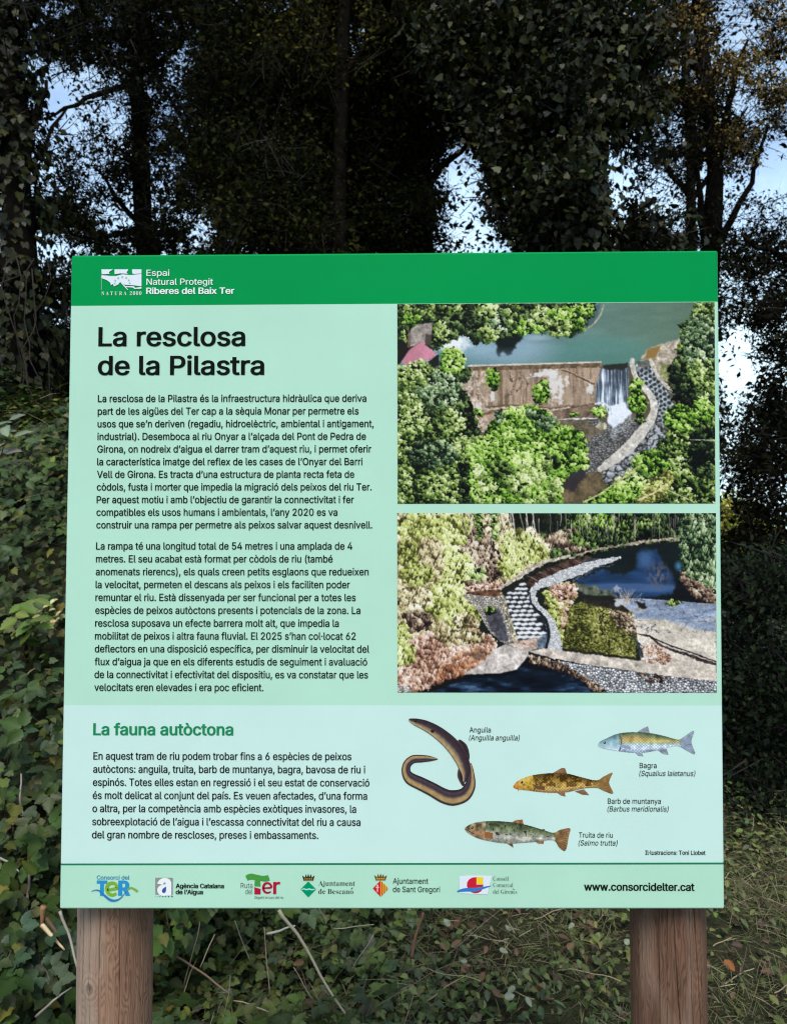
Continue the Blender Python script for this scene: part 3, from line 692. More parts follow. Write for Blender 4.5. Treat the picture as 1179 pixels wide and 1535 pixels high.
        v = np.clip(v + (s.leaf[kk] - .5) * .3, 0, 1)[..., None]; m = m[..., None]; s.a[kk] = s.a[kk] * (1 - m) + (np.array(lo, float) * (1 - v) + np.array(hi, float) * v) * m
    def finish(s):
        a = s.a; b_ = (a * 2 + np.roll(a, 1, 0) + np.roll(a, -1, 0) + np.roll(a, 1, 1) + np.roll(a, -1, 1)) / 6; b_[0], b_[-1], b_[:, 0], b_[:, -1] = a[0], a[-1], a[:, 0], a[:, -1]
        return np.clip(b_ * (.95 + .10 * vnoise(s.X / 2.2, s.Y / 2.2, 5))[..., None], 0, 255)
    def sheet(s, name, quad, label, parent):
        q = [onb(*p) for p in quad]; u = np.linspace(0, 1, s.w)[None, :, None]; v = np.linspace(0, 1, s.h)[:, None, None]
        P = (q[0]*(1-u) + q[1]*u)*(1-v) + (q[3]*(1-u) + q[2]*u)*v; P[..., 1] = -.0005
        i = np.arange(s.h * s.w).reshape(s.h, s.w)[:-1, :-1].ravel()
        me = fastmesh(name, P.reshape(-1, 3), np.stack([i, i + s.w, i + s.w + 1, i + 1], 1).ravel(), np.full(len(i), 4), (lin(s.finish().reshape(-1, 3)) * K))
        o = link(name, me, M_PRINT, parent); o['label'] = label; return o

GRN = [(0, (8, 12, 10)), (.18, (20, 30, 18)), (.34, (52, 74, 34)), (.5, (96, 124, 54)), (.66, (142, 166, 84)), (.84, (192, 206, 132)), (1, (228, 234, 188))]
SLV = [(0, (10, 16, 14)), (.18, (24, 36, 26)), (.34, (54, 80, 50)), (.5, (98, 124, 82)), (.66, (142, 164, 116)), (.84, (190, 204, 160)), (1, (224, 232, 206))]
LIM = [(0, (8, 16, 8)), (.16, (24, 44, 16)), (.32, (66, 106, 30)), (.5, (116, 162, 52)), (.66, (156, 194, 82)), (.84, (196, 218, 126)), (1, (226, 236, 176))]
DKG = [(0, (5, 8, 8)), (.3, (14, 22, 16)), (.5, (36, 52, 30)), (.7, (82, 106, 56)), (1, (150, 170, 104))]
YGR = [(0, (50, 50, 26)), (.2, (104, 104, 52)), (.4, (160, 168, 84)), (.6, (198, 206, 118)), (.8, (224, 230, 160)), (1, (244, 244, 206))]
PAL = [(0, (44, 36, 26)), (.16, (96, 82, 58)), (.34, (158, 142, 98)), (.52, (202, 190, 142)), (.72, (230, 220, 180)), (1, (250, 244, 222))]
BRN = [(0, (44, 28, 24)), (.2, (104, 72, 58)), (.4, (164, 120, 98)), (.6, (206, 168, 144)), (.8, (232, 206, 188)), (1, (248, 236, 226))]
TWG = [(0, (26, 20, 20)), (.25, (72, 56, 50)), (.5, (136, 112, 94)), (.75, (192, 170, 142)), (1, (232, 220, 196))]

def picture_one():
    p = Pic(1179, 742, 640); X, Y = p.X, p.Y
    t = np.clip((X - 300) / 700, 0, 1)[..., None]; v = p.nz(70, 4, 3.5, .8)[..., None]
    p.a[:] = (np.array([104, 142, 146]) * (1 - t) + np.array([98, 124, 108]) * t) * (.86 + .28 * v)
    p.lay(np.clip(1.3 - np.hypot((X - 760) / 190, (Y - 190) / 60), 0, .55), (84, 138, 130)); p.lay(np.clip(1.25 - np.hypot((X - 400) / 190, (Y - 170) / 62), 0, .75), np.array([150, 176, 194]) * (.9 + .2 * v))
    p.lay(np.clip((1.35 - np.hypot((X - 205) / 62, (Y - 146) / 40) + (p.nz(14) - .5)) * 1.2, 0, 1), (238, 242, 246)); p.lay(np.clip(.8 - np.hypot((X - 520) / 90, (Y - 128) / 20), 0, .6), (176, 196, 210))
    m = p.soft([(362, 120), (470, 112), (445, 150), (430, 190), (408, 196), (398, 176), (384, 200), (372, 190)], .9, 4) * np.clip(1.1 - (Y - 150) / 90, .4, 1); p.lay(m, (18, 28, 28))
    p.lay(p.soft([(700, 20), (760, 0), (735, 60), (690, 110), (640, 130), (650, 90)], .6, 5) * .8, (74, 92, 100)); p.path([(768, 8), (756, 44), (735, 72), (697, 104)], 5, (176, 170, 150))
    # lower ground, then the dry apron
    p.a[(Y > 236)] = (92, 84, 66)
    ap = p.mask([(226, 292), (275, 238), (760, 226), (738, 310), (735, 372), (740, 430), (604, 436), (560, 470), (290, 480)], .1)
    p.tex(ap, (164, 142, 122), 40, .35, 1, 1.6); st = p.nz(30, 4, .3, 4); p.lay(ap * np.clip((st - .5) * 5, 0, .7), (186, 164, 140)); p.lay(ap * np.clip((.46 - st) * 5, 0, .6), (112, 86, 64))
    lp = ap * np.clip(1.3 - np.abs(X - 285) / 70, 0, 1); p.tex(lp * (p.nz(18) > .44), (200, 180, 164), 10, .4); p.lay(lp * np.clip((p.nz(10) - .6) * 8, 0, .8), (96, 84, 66))
    for cx, cy, rx, ry in ((580, 306, 20, 62), (606, 322, 11, 50), (560, 258, 46, 14), (716, 318, 10, 26), (520, 268, 22, 8), (300, 395, 14, 24), (352, 352, 8, 22), (630, 286, 8, 20)):
        p.lay(ap * np.clip((1.15 - np.hypot((X - cx) / rx, (Y - cy) / ry) - (p.nz(11) - .5) * 2.2) * 2.2, 0, .92), (226, 222, 218))
    for pts in ([(412, 254), (428, 290), (470, 276), (452, 318), (440, 330)], [(430, 300), (420, 340), (396, 350)], [(450, 258), (486, 300), (470, 330)]): p.path(pts, 3, (96, 78, 70), .3, 8, .8)
    p.tex(p.soft([(560, 386), (742, 374), (742, 430), (600, 434)], .2, 1), (128, 108, 92), 18, .5)
    p.path([(330, 388), (440, 378), (600, 392), (740, 372)], 4, (96, 76, 64), .4, 9, .4); p.path([(340, 396), (450, 386), (560, 396), (640, 388)], 4, (206, 190, 172), .4, 9, .5); p.path([(300, 420), (360, 402), (440, 400)], 10, (150, 112, 88), .4)
    p.path([(600, 434), (660, 430), (742, 429)], 5, (212, 212, 210), .5, 8, .3)
    p.tex((np.abs(Y - 242 + (X - 275) * .022) < 9) & (X > 276) & (X < 760), (112, 92, 72), 12, .5); p.tex((np.abs(Y - 232 + (X - 275) * .024) < 3.2) & (X > 262) & (X < 760), (206, 200, 188), 20, .2)
    p.path([(614, 248), (670, 272), (728, 300)], 8, (98, 74, 60), .3); p.path([(612, 245), (668, 268), (728, 296)], 3.4, (190, 164, 142)); p.path([(482, 278), (510, 272), (530, 268)], 5, (196, 192, 186)); p.path([(716, 300), (728, 262), (746, 236)], 3, (176, 158, 138))
    # bed of cobbles under shallow water
    bed = p.mask([(600, 436), (742, 430), (790, 452), (900, 430), (960, 470), (800, 650), (690, 742), (600, 742), (600, 640), (560, 520)], .1); p.stones(bed, (44, 44, 46), (150, 148, 144), 12, .6, 3)
    p.tex(p.soft([(600, 438), (700, 432), (770, 470), (700, 520), (640, 560), (600, 500)], 1.2, 4) * .8, (108, 96, 74), 16, .5); p.tex(p.soft([(600, 650), (680, 640), (760, 620), (830, 650), (690, 742), (600, 742)], .8, 5) * .88, (106, 90, 64), 24, .4)
    p.lay(p.soft([(600, 600), (700, 600), (700, 640), (650, 700), (600, 680)], 1.1, 4) * .8, (40, 38, 46))
    # waterfall and its foam
    wf = p.soft([(762, 234), (858, 228), (858, 300), (856, 380), (872, 414), (838, 436), (800, 470), (778, 440), (790, 416), (770, 392), (735, 376), (738, 312)], .3, 2)
    s1 = p.nz(9, 3, .5, 10); w_ = np.clip(.52 + (s1 - .5) * 2.2 + (p.nz(34, 3) - .5) * .8 + (Y - 330) / 520 - np.clip((X - 790) / 60, 0, 1) * np.clip((330 - Y) / 120, 0, 1) * .35, 0, 1)
    p.lay(wf, ramp(w_, [(0, (62, 72, 84)), (.4, (136, 150, 168)), (.65, (196, 208, 222)), (1, (244, 248, 254))]))
    p.lay(p.soft([(762, 230), (858, 224), (858, 240), (832, 252), (812, 246), (786, 250), (762, 240)], .3, 2), (42, 44, 38))
    p.lay(np.clip((p.soft([(776, 424), (800, 384), (840, 368), (872, 412), (840, 436), (806, 468), (790, 450)], 1.0, 6) * 1.5 - .2) * (.55 + .9 * p.nz(9)), 0, 1), (236, 242, 250))
    p.lay(np.clip(p.soft([(785, 440), (880, 420), (860, 470), (800, 500)], 1.6, 6) * (p.nz(8) - .3) * 1.6, 0, .8), (206, 214, 226)); p.path([(735, 374), (762, 372), (786, 388), (797, 414)], [8, 7, 5], (224, 230, 238), .2)
    p.tex(p.soft([(735, 458), (752, 440), (778, 450), (776, 468), (752, 474)], .3, 1), (178, 172, 150), 10, .4)
    # far bank, ramp and walls
    p.tex(p.soft([(905, 210), (930, 172), (985, 152), (1050, 136), (1050, 210), (1015, 262), (1010, 312), (960, 252), (940, 212)], .6, 2), (190, 176, 158), 14, .4); p.lay(p.soft([(918, 212), (928, 176), (980, 158), (968, 186), (952, 208)], .5, 3), (148, 116, 66)); p.tex(p.soft([(970, 220), (1010, 230), (1012, 290), (990, 280)], .8, 2), (128, 134, 84), 12, .5)
    rc = [(912, 240), (944, 300), (984, 358), (1000, 404), (988, 452), (950, 512), (888, 574), (796, 644)]
    m, d, r_, sg = p.path(rc, [54, 56, 60, 66, 70, 74, 74, 70], (104, 112, 118), .4, 9); m = m.astype(float); off = d * sg
    up = m * (r_ < 250)
    k = np.floor(r_ / 17); cell = ((off + (k % 2) * 8 + (p.nz(14) - .5) * 7) % 17) - 8.5; ry = (r_ % 17) - 8.5 + (p.nz(12) - .5) * 4; b_ = np.hypot(cell * .95, ry)
    p.lay(up * np.clip((6.4 - b_) / 1.6, 0, 1), (52, 54, 58)); p.lay(up * np.clip((b_ - 6.2) / 2, 0, 1) * np.clip(p.nz(9) * 2 - .45, 0, 1), (216, 224, 230))
    lo = m * (r_ >= 235); p.stones(lo, (34, 34, 38), (176, 178, 180), 27, .85, 9); p.lay(lo * np.clip((p.nz(9) - .52) * 6, 0, .8), (206, 212, 218)); p.lay(lo * np.clip((p.nz(12) - .6) * 7, 0, .8), (40, 38, 40))
    p.path([(q[0] - 36 + 4, q[1]) for q in rc[:3]] + [(966, 410), (952, 446), (920, 490), (862, 548), (776, 618)], 5, (62, 60, 58), .5)
    p.path([(872, 214), (882, 268), (914, 312), (944, 350), (954, 392), (940, 436), (896, 492), (840, 552), (752, 618)], [18, 18, 22, 26, 34, 40, 42, 36, 22], (206, 200, 190), .22, 12, .3)
    p.path([(940, 212), (962, 262), (1000, 312), (1052, 336)], [14, 13, 12, 16], (204, 194, 180), .3); p.tex(p.soft([(888, 218), (935, 214), (938, 238), (896, 240)], 0, 1), (98, 100, 90), 12, .3); p.path([(1010, 330), (1040, 346), (1058, 350)], 8, (120, 122, 120), .6)
    # trees of the far bank (top)
    p.trees([(0, 0), (738, 0), (722, 52), (690, 92), (640, 126), (600, 110), (560, 98), (480, 106), (440, 118), (390, 128), (340, 132), (300, 150), (245, 112), (160, 160), (130, 170), (0, 205)], DKG, 18, 1.2, -.04)
    for cx, cy, rx, ry, st, sz in ((95, 28, 70, 26, GRN, 20), (40, 60, 40, 20, LIM, 16), (345, 100, 36, 40, GRN, 18), (392, 56, 52, 50, SLV, 22), (330, 30, 40, 30, GRN, 18), (462, 88, 32, 30, LIM, 16), (430, 40, 30, 40, GRN, 18), (540, 62, 44, 42, GRN, 20), (520, 92, 26, 18, LIM, 14), (630, 66, 62, 52, LIM, 22), (600, 92, 40, 30, GRN, 18), (700, 22, 34, 24, LIM, 16), (160, 108, 26, 46, GRN, 16), (240, 60, 44, 40, DKG, 18), (200, 20, 40, 18, GRN, 16), (20, 130, 18, 26, GRN, 14)): p.bush(cx, cy, rx, ry, st, size=sz, tone=-.02)
    p.lay(p.soft([(0, 130), (44, 150), (44, 190), (14, 220), (0, 240)], .4, 2), (30, 28, 26)); p.tex(p.soft([(50, 92), (84, 76), (132, 70), (128, 116), (110, 150), (46, 160)], .1, 1), (156, 146, 138), 12, .35); p.lay(p.soft([(104, 112), (128, 116), (122, 156), (104, 150)], .1, 1), (80, 70, 64)); p.tex(p.soft([(40, 110), (52, 100), (46, 168), (36, 160)], .1, 1), (120, 100, 84))
    p.lay(p.soft([(112, 208), (152, 186), (158, 232), (128, 240)], .3, 2), (32, 30, 28)); pk = p.soft([(14, 216), (44, 172), (88, 140), (146, 186), (116, 211), (86, 206), (34, 230)], 0, 1); p.tex(pk, (204, 134, 152), 60, .12, fine=.05); p.path([(46, 172), (88, 141)], 3, (150, 96, 104)); p.path([(147, 187), (117, 212), (86, 207)], 3, (196, 190, 188))
    # near trees
    p.trees([(170, 240), (270, 240), (276, 270), (230, 300), (170, 280)], DKG, 18, 1, -.12); p.bush(206, 212, 46, 46, LIM, size=13)
    p.trees([(0, 232), (40, 234), (90, 208), (135, 236), (165, 268), (215, 290), (246, 336), (276, 400), (300, 470), (276, 560), (236, 620), (292, 742), (0, 742)], GRN, 16, 1.4, -.02)
    p.trees([(206, 318), (250, 330), (282, 380), (294, 470), (268, 500), (230, 440), (200, 400)], DKG, 20, .9, -.14); p.trees([(226, 590), (270, 600), (300, 660), (280, 742), (236, 742)], DKG, 22, .8, -.12); p.trees([(90, 380), (170, 390), (160, 430), (100, 425)], DKG, 18, .7, -.08, fill=None)
    p.bush(150, 318, 84, 64, SLV, size=15, tone=-.04); p.bush(62, 268, 56, 44, GRN, size=14, tone=.02); p.bush(200, 445, 56, 46, GRN, size=15, tone=.05); p.bush(60, 480, 64, 90, GRN, size=15, tone=.02); p.bush(120, 660, 120, 76, GRN, size=15, tone=.03); p.bush(130, 560, 90, 50, SLV, size=15)
    p.trees([(318, 500), (360, 430), (420, 392), (490, 384), (560, 404), (604, 456), (680, 478), (702, 516), (690, 560), (716, 598), (660, 618), (616, 640), (604, 742), (284, 742), (268, 640), (264, 540)], LIM, 16, 1.4, .02)
    p.trees([(480, 390), (560, 410), (598, 456), (560, 470), (500, 440)], SLV, 22, 1, .06, fill=None); p.trees([(420, 640), (450, 640), (456, 700), (424, 710)], DKG, 16, .8, -.12, fill=None); p.trees([(540, 560), (590, 560), (600, 600), (560, 600)], DKG, 16, .6, -.1, fill=None); p.trees([(290, 590), (600, 600), (600, 742), (300, 742)], GRN, 24, .5, .06, fill=None); p.bush(655, 520, 44, 40, LIM, size=14, tone=.04); p.bush(676, 594, 36, 22, LIM, size=16, tone=.03)
    for cx, cy, rx, ry, st, sz in ((355, 282, 24, 42, LIM, 14), (536, 330, 28, 44, LIM, 15), (752, 404, 24, 20, LIM, 12), (302, 406, 18, 16, LIM, 11), (380, 420, 16, 22, SLV, 11), (655, 416, 10, 8, LIM, 8), (888, 320, 22, 40, LIM, 13), (892, 376, 34, 36, LIM, 14), (904, 430, 18, 20, GRN, 12)): p.bush(cx, cy, rx, ry, st, size=sz, tone=-.04)
    # right bank
    p.trees([(1110, 0), (1179, 0), (1179, 742), (690, 742), (770, 690), (860, 630), (940, 566), (1000, 488), (1016, 404), (1058, 352), (1014, 296), (1030, 210), (1058, 150), (1056, 84), (1092, 60)], GRN, 16, 1.3, -.03)
    p.trees([(1012, 290), (1036, 190), (1064, 180), (1080, 280), (1130, 340), (1090, 390), (1040, 356)], DKG, 22, 1, -.14); p.trees([(1076, 500), (1179, 470), (1179, 640), (1120, 640), (1070, 580)], DKG, 24, .9, -.1)
    p.bush(1120, 150, 56, 100, SLV, size=15, tone=.05); p.bush(1130, 270, 44, 60, GRN, size=15, tone=.0); p.bush(1050, 430, 60, 50, LIM, size=15, tone=-.02); p.bush(1140, 400, 44, 40, LIM, size=15); p.bush(940, 590, 70, 44, LIM, size=14, tone=-.04); p.bush(1040, 540, 46, 60, GRN, size=14, tone=.03)
    p.trees([(720, 742), (800, 680), (880, 640), (920, 660), (900, 742)], LIM, 14, 1.2, .05); p.trees([(880, 742), (930, 660), (1010, 620), (1050, 660), (960, 742)], YGR, 13, 1.2, -.12); p.path([(896, 728), (950, 704), (1000, 672)], 7, (206, 194, 148), .3); p.bush(1090, 690, 80, 44, GRN, size=18, tone=-.04)
    p.path([(1006, 694), (1040, 710), (1100, 738)], 4, (206, 200, 156)); p.path([(690, 738), (760, 702), (850, 640), (900, 600)], 6, (190, 188, 132), .4); p.path([(1086, 508), (1179, 510)], 3, (176, 184, 160), .3)
    p.sheet('printed_photograph', [(595.2,455.9),(1070.0,453.0),(1071.3,754.7),(595.7,755.1)], 'upper photograph of a weir and river seen from above', TF)

def picture_two():
    p = Pic(1179, 663, 640); X, Y = p.X, p.Y; rg = p.rg
    p.a[:] = (30, 34, 30)
    # far wood
    p.trees([(380, 0), (1179, 0), (1179, 140), (760, 150), (600, 190), (520, 190), (380, 100)], DKG, 22, 1.1, -.02, fibre=True)
    p.lay(p.soft([(370, 0), (640, 0), (600, 70), (520, 80), (440, 70), (380, 60)], 1.0, 4) * .85, (20, 24, 22))
    for cx, cy, rx, ry, st, sz, tn in ((720, 36, 110, 26, GRN, 15, .0), (640, 100, 90, 40, TWG, 16, -.04), (700, 90, 60, 30, GRN, 14, -.04), (890, 60, 110, 36, GRN, 15, -.10), (820, 92, 130, 20, DKG, 14, .06), (960, 78, 60, 30, DKG, 14, .02), (760, 24, 30, 30, LIM, 12, -.06)): p.bush(cx, cy, rx, ry, st, size=sz, tone=tn, fibre=True)
    for i in range(46):
        x = rg.uniform(400, 1040); y0 = rg.uniform(-10, 30); L = rg.uniform(40, 100); c = rg.uniform(110, 215)
        p.path([(x, y0), (x + rg.uniform(-3, 3), y0 + L * .5), (x + rg.uniform(-5, 5), y0 + L)], [2.6, 1.4], (c, c * .96, c * .90), .4, 8, .05)
    # river
    riv = p.soft([(600, 215), (650, 185), (760, 142), (900, 118), (1064, 102), (1060, 180), (1050, 230), (1100, 300), (1179, 326), (1179, 345), (900, 326), (800, 306), (690, 304), (640, 262)], .15, 2)
    v = p.nz(44, 4, 3, .6)[..., None]; p.lay(riv, np.array([20, 28, 30]) * (.8 + .5 * v))
    bl = riv * np.clip(p.soft([(650, 250), (760, 214), (850, 226), (880, 200), (900, 144), (950, 136), (990, 190), (1030, 240), (1020, 300), (900, 316), (760, 300)], 1.0, 7), 0, 1); p.lay(bl * .95, np.array([36, 62, 100]) * (.55 + .9 * v)); p.lay(riv * np.clip(1.1 - np.hypot((X - 918) / 38, (Y - 172) / 44), 0, .8), (70, 104, 150))
    p.lay(riv * np.clip(1.2 - np.hypot((X - 850) / 260, (Y - 276) / 16), 0, .5), (92, 118, 160)); q = riv * np.clip(1.2 - np.hypot((X - 965) / 48, (Y - 232) / 56), 0, 1) * np.clip((p.nz(9, 3, .7, 1.6) - .45) * 6, 0, .7); p.lay(q, (126, 112, 108)); p.lay(riv * np.clip(1.1 - np.hypot((X - 1042) / 20, (Y - 196) / 22), 0, .9), (72, 132, 176))
    p.tex(riv * p.soft([(650, 262), (720, 272), (800, 290), (790, 310), (690, 306)], 1.0, 4), (92, 98, 84), 14, .6); p.lay(riv * p.soft([(1000, 320), (1050, 250), (1100, 270), (1179, 320), (1179, 345)], 1.2, 3) * .9, (18, 20, 24))
    p.trees([(1056, 0), (1179, 0), (1179, 290), (1130, 260), (1090, 244), (1056, 206), (1050, 120), (1030, 60)], SLV, 14, 1.3, .0, fibre=True); p.bush(1120, 60, 60, 60, SLV, size=12, tone=.08, fibre=True); p.bush(1100, 170, 50, 60, SLV, size=16, tone=-.02, fibre=True)
    p.trees([(1050, 216), (1100, 250), (1179, 290), (1179, 336), (1110, 316), (1060, 262)], TWG, 14, 1.1, -.14); p.path([(640, 168), (700, 146), (780, 126), (900, 108), (1040, 94)], [8, 8, 7, 10, 7], (168, 152, 136), .7, 9, .5)
    # upstream channel with baffles
    p.tex(p.soft([(470, 262), (520, 222), (600, 184), (700, 158), (740, 172), (640, 206), (560, 236), (500, 276)], .3, 2), (70, 52, 44), 14, .7)
    for i in range(11): x = 478 + i * 22; y = 250 - i * 7.4; p.path([(x - 18, y - 9), (x + 22, y + 9)], 4, (112, 96, 88) if i % 2 else (30, 26, 26), .5, 8, .2)
    p.path([(690, 176), (740, 172), (790, 176)], 10, (62, 66, 72), .8, 8)
    # brushwood of the left bank
    p.trees([(0, 0), (400, 0), (430, 60), (520, 70), (556, 110), (560, 176), (500, 200), (440, 244), (380, 262), (280, 284), (240, 300), (290, 360), (304, 420), (250, 440), (120, 440), (40, 480), (0, 500)], PAL, 17, 1.4, .05, .36, True)
    for cx, cy, rx, ry, st, sz, tn in ((300, 150, 60, 100, TWG, 13, .10), (350, 190, 50, 60, TWG, 12, .02), (90, 50, 100, 50, YGR, 14, .04), (210, 60, 60, 60, YGR, 13, .02), (200, 210, 76, 86, YGR, 14, .06), (120, 180, 50, 90, PAL, 14, .04), (40, 150, 40, 50, YGR, 13, -.12), (70, 230, 60, 40, YGR, 13, -.14), (450, 120, 70, 60, YGR, 13, .04), (500, 150, 56, 40, YGR, 11, .0), (420, 200, 50, 40, YGR, 11, .02), (180, 330, 90, 60, YGR, 14, .0), (240, 380, 66, 50, YGR, 13, .0), (250, 400, 50, 24, PAL, 14, -.12), (60, 320, 64, 46, PAL, 13, .02), (360, 40, 50, 40, PAL, 13, .0), (20, 460, 34, 56, YGR, 12, -.04), (300, 230, 30, 30, GRN, 14, -.04)): p.bush(cx, cy, rx, ry, st, size=sz, tone=tn, fibre=True)
    p.trees([(20, 370), (100, 360), (130, 410), (110, 436), (50, 440)], TWG, 14, .9, -.22, fibre=True); p.trees([(258, 262), (330, 240), (372, 236), (350, 270), (280, 288)], TWG, 12, .9, -.18, fibre=True); p.trees([(330, 200), (372, 196), (380, 236), (340, 240)], TWG, 12, .8, -.2, fibre=True, fill=None)
    for i in range(12):
        x = 232 + i * 24 + rg.uniform(-8, 8); sl_ = rg.uniform(10, 40); p.path([(x, -4), (x + sl_ * .5, 50), (x + sl_, rg.uniform(70, 130))], [4.4, 2.0], (222, 210, 196) if i % 3 else (150, 136, 120), .3, 9, .15)
    for x in (300, 360): p.trees([(x - 16, 0), (x + 12, 0), (x + 16, 90), (x - 2, 96)], GRN, 11, 1.1, -.04)
    p.trees([(250, 280), (330, 262), (400, 262), (384, 284), (300, 298)], BRN, 10, 1.1, .04); p.path([(376, 284), (420, 254), (480, 216), (540, 184), (640, 160)], [10, 15, 16, 13, 8], (200, 186, 172), .5, 9, .4)
    p.tex(p.soft([(246, 300), (300, 286), (384, 286), (384, 312), (300, 308)], .4, 2), (98, 66, 50), 12, .6)
    # rubble beside the ramp, then the ramp with its rows of blocks
    p.stones(p.mask([(236, 300), (300, 306), (384, 308), (420, 390), (440, 476), (396, 484), (350, 450), (330, 420), (300, 360)], .4), (70, 64, 60), (240, 232, 222), 8, .8, 5); p.tex(p.soft([(330, 350), (372, 348), (400, 420), (410, 474), (368, 470), (340, 420)], 1.0, 4) * .9, (66, 66, 76), 12, .6); p.bush(345, 362, 22, 14, GRN, size=10)
    p.tex(p.soft([(384, 296), (478, 268), (500, 330), (548, 396), (560, 452), (540, 512), (438, 474), (400, 380)], .1, 1), (34, 38, 44), 10, .5)
    for r_ in range(13):
        y = 262 + r_ * 16.2; xl = 384 + max(0, r_ - 2) * 4.9 + max(0, 3 - r_) * 22; xr = 482 + r_ * 5.6; n = 4 if r_ > 1 else 3; s_ = .74 + r_ * .045
        for c_ in range(n):
            x = xl + (xr - xl - 22) * (c_ + (.55 if r_ % 2 else .0)) / (n - .45) + rg.uniform(-1.5, 1.5); y_ = y + rg.uniform(-1.5, 1.5); b_ = rg.uniform(222, 246)
            p.lay(p.soft([(x, y_), (x + 16 * s_, y_ - 4), (x + 25 * s_, y_ + 1), (x + 23 * s_, y_ + 6), (x + 7 * s_, y_ + 9 * s_), (x - 1, y_ + 6)], .08, 1), (b_, b_, b_ + 2)); p.lay(p.soft([(x + 6 * s_, y_ + 9 * s_), (x + 24 * s_, y_ + 5), (x + 23 * s_, y_ + 10), (x + 6 * s_, y_ + 13 * s_)], .08, 1) * .8, (74, 80, 92))
    p.path([(384, 300), (412, 384), (438, 474)], [12, 16, 18], (178, 168, 144), .9, 7, .5); p.tex(p.soft([(436, 472), (522, 462), (524, 500), (452, 506)], .3, 2), (184, 158, 144), 9, .5); p.tex(p.soft([(516, 470), (556, 440), (552, 505), (524, 510)], .2, 2), (104, 120, 136), 8, .5)
    # grown-over corner and the curved wall of pale stone
    p.trees([(540, 300), (580, 262), (660, 262), (664, 306), (630, 350), (618, 420), (612, 500), (580, 440)], YGR, 13, 1.2, -.02); p.trees([(566, 270), (650, 262), (668, 300), (610, 326), (572, 306)], BRN, 12, 1.1, .04); p.trees([(600, 330), (650, 320), (640, 360), (620, 440), (606, 420)], BRN, 10, .8, .06, fill=None)
    m, *_ = p.path([(822, 166), (760, 180), (670, 212), (590, 242), (524, 268), (500, 298), (510, 336), (552, 384), (574, 430), (582, 510)], [12, 24, 34, 42, 36, 24, 22, 30, 44, 62], (200, 200, 202), .4, 8, .45); p.stones(m, (136, 138, 144), (255, 255, 255), 6.5, .8, 8)
    p.path([(800, 190), (740, 206), (670, 240), (650, 256)], [4, 8, 8, 3], (70, 74, 80), .9, 7, .8); p.path([(490, 296), (500, 340), (546, 392), (560, 446), (548, 510)], [4, 7, 10, 12, 8], (28, 34, 42), .4, 8, .2)
    # mossy square
    ms = [(640, 346), (700, 326), (772, 346), (868, 366), (892, 440), (880, 536), (740, 516), (610, 500), (626, 420)]
    p.trees(ms, [(0, (22, 24, 16)), (.25, (58, 60, 28)), (.5, (104, 106, 46)), (.75, (150, 150, 78)), (1, (206, 200, 140))], 6.5, 1.7, -.06, .22, False, .2, .14); p.trees([(770, 356), (868, 370), (886, 440), (830, 440)], TWG, 8, .8, .06, fill=None)
    for pts in ([(760, 350), (758, 420), (790, 500)], [(700, 340), (660, 400)], [(830, 380), (770, 410)]): p.path(pts, 5, (40, 38, 24), .6, 8, 1.2)
    p.tex(p.soft([(690, 318), (790, 330), (880, 352), (862, 366), (760, 352), (690, 336)], .9, 2), (44, 38, 34), 10, .6); p.path([(612, 502), (740, 520), (878, 540)], [5, 8, 8], (40, 40, 30), .6, 8, .5)
    # concrete apron, half in blue shade
    cn = p.soft([(800, 318), (890, 316), (1179, 338), (1179, 604), (900, 548), (884, 440), (868, 366)], .2, 1); p.tex(cn, (222, 212, 198), 50, .22, 2, .8); p.tex(cn * p.soft([(790, 300), (1179, 322), (1179, 444), (1090, 428), (1000, 398), (890, 388)], .6, 5), (140, 154, 178), 30, .4, 2.2, .7)
    ck = np.abs(p.nz(50, 4, 2.2, .7) - .5); p.lay(cn * (Y < 440) * np.clip((.012 - ck) * 160, 0, .7), (64, 74, 92)); p.tex(cn * np.clip((p.nz(30, 4, 2, .6) - .58) * 6, 0, .6), (190, 178, 162), 12, .4)
    for pts in ([(950, 410), (946, 430), (966, 440)], [(1000, 436), (1010, 442)], [(930, 420), (920, 450)]): p.path(pts, 4, (104, 108, 124), .6, 8, .8)
    p.path([(870, 446), (930, 456), (976, 490), (1070, 524), (1179, 560)], [3, 8, 10, 11, 10], (66, 54, 52), .8, 8, .4); p.path([(920, 450), (990, 482), (1080, 514), (1179, 550)], [4, 5, 5, 4], (28, 26, 28), .5, 8, .3); p.path([(862, 452), (890, 486), (904, 536)], [4, 14, 10], (56, 64, 74), .6, 8, .6)
    p.trees([(900, 486), (960, 490), (1010, 530), (1000, 560), (910, 548)], BRN, 8, .9, .06, None, True); p.path([(906, 540), (956, 530)], 9, (230, 222, 218), .2)
    for i in range(40): x = 848 + rg.normal() * 16; a = rg.normal() * .5; L = rg.uniform(30, 62); p.path([(x, 338), (x + a * L * .5, 338 - L * .6), (x + a * L, 338 - L)], [1.8, .9], (200, 188, 176) if i % 3 else (120, 108, 100), .2, 8, .1)
    p.lay(p.soft([(880, 334), (916, 330), (922, 350), (890, 356)], .8, 2), (34, 30, 30)); p.lay(p.soft([(806, 322), (836, 318), (840, 340), (814, 344)], .8, 2), (196, 200, 208)); p.bush(1022, 334, 26, 9, GRN, size=8); p.tex(p.soft([(795, 280), (812, 268), (830, 282), (815, 298)], .8, 2) * .8, (168, 174, 184))
    # ledge, pool and rocks in front
    p.tex(p.soft([(486, 514), (540, 500), (620, 510), (880, 544), (1179, 592), (1179, 626), (980, 602), (700, 562), (560, 534)], .3, 1), (208, 196, 184), 18, .3)
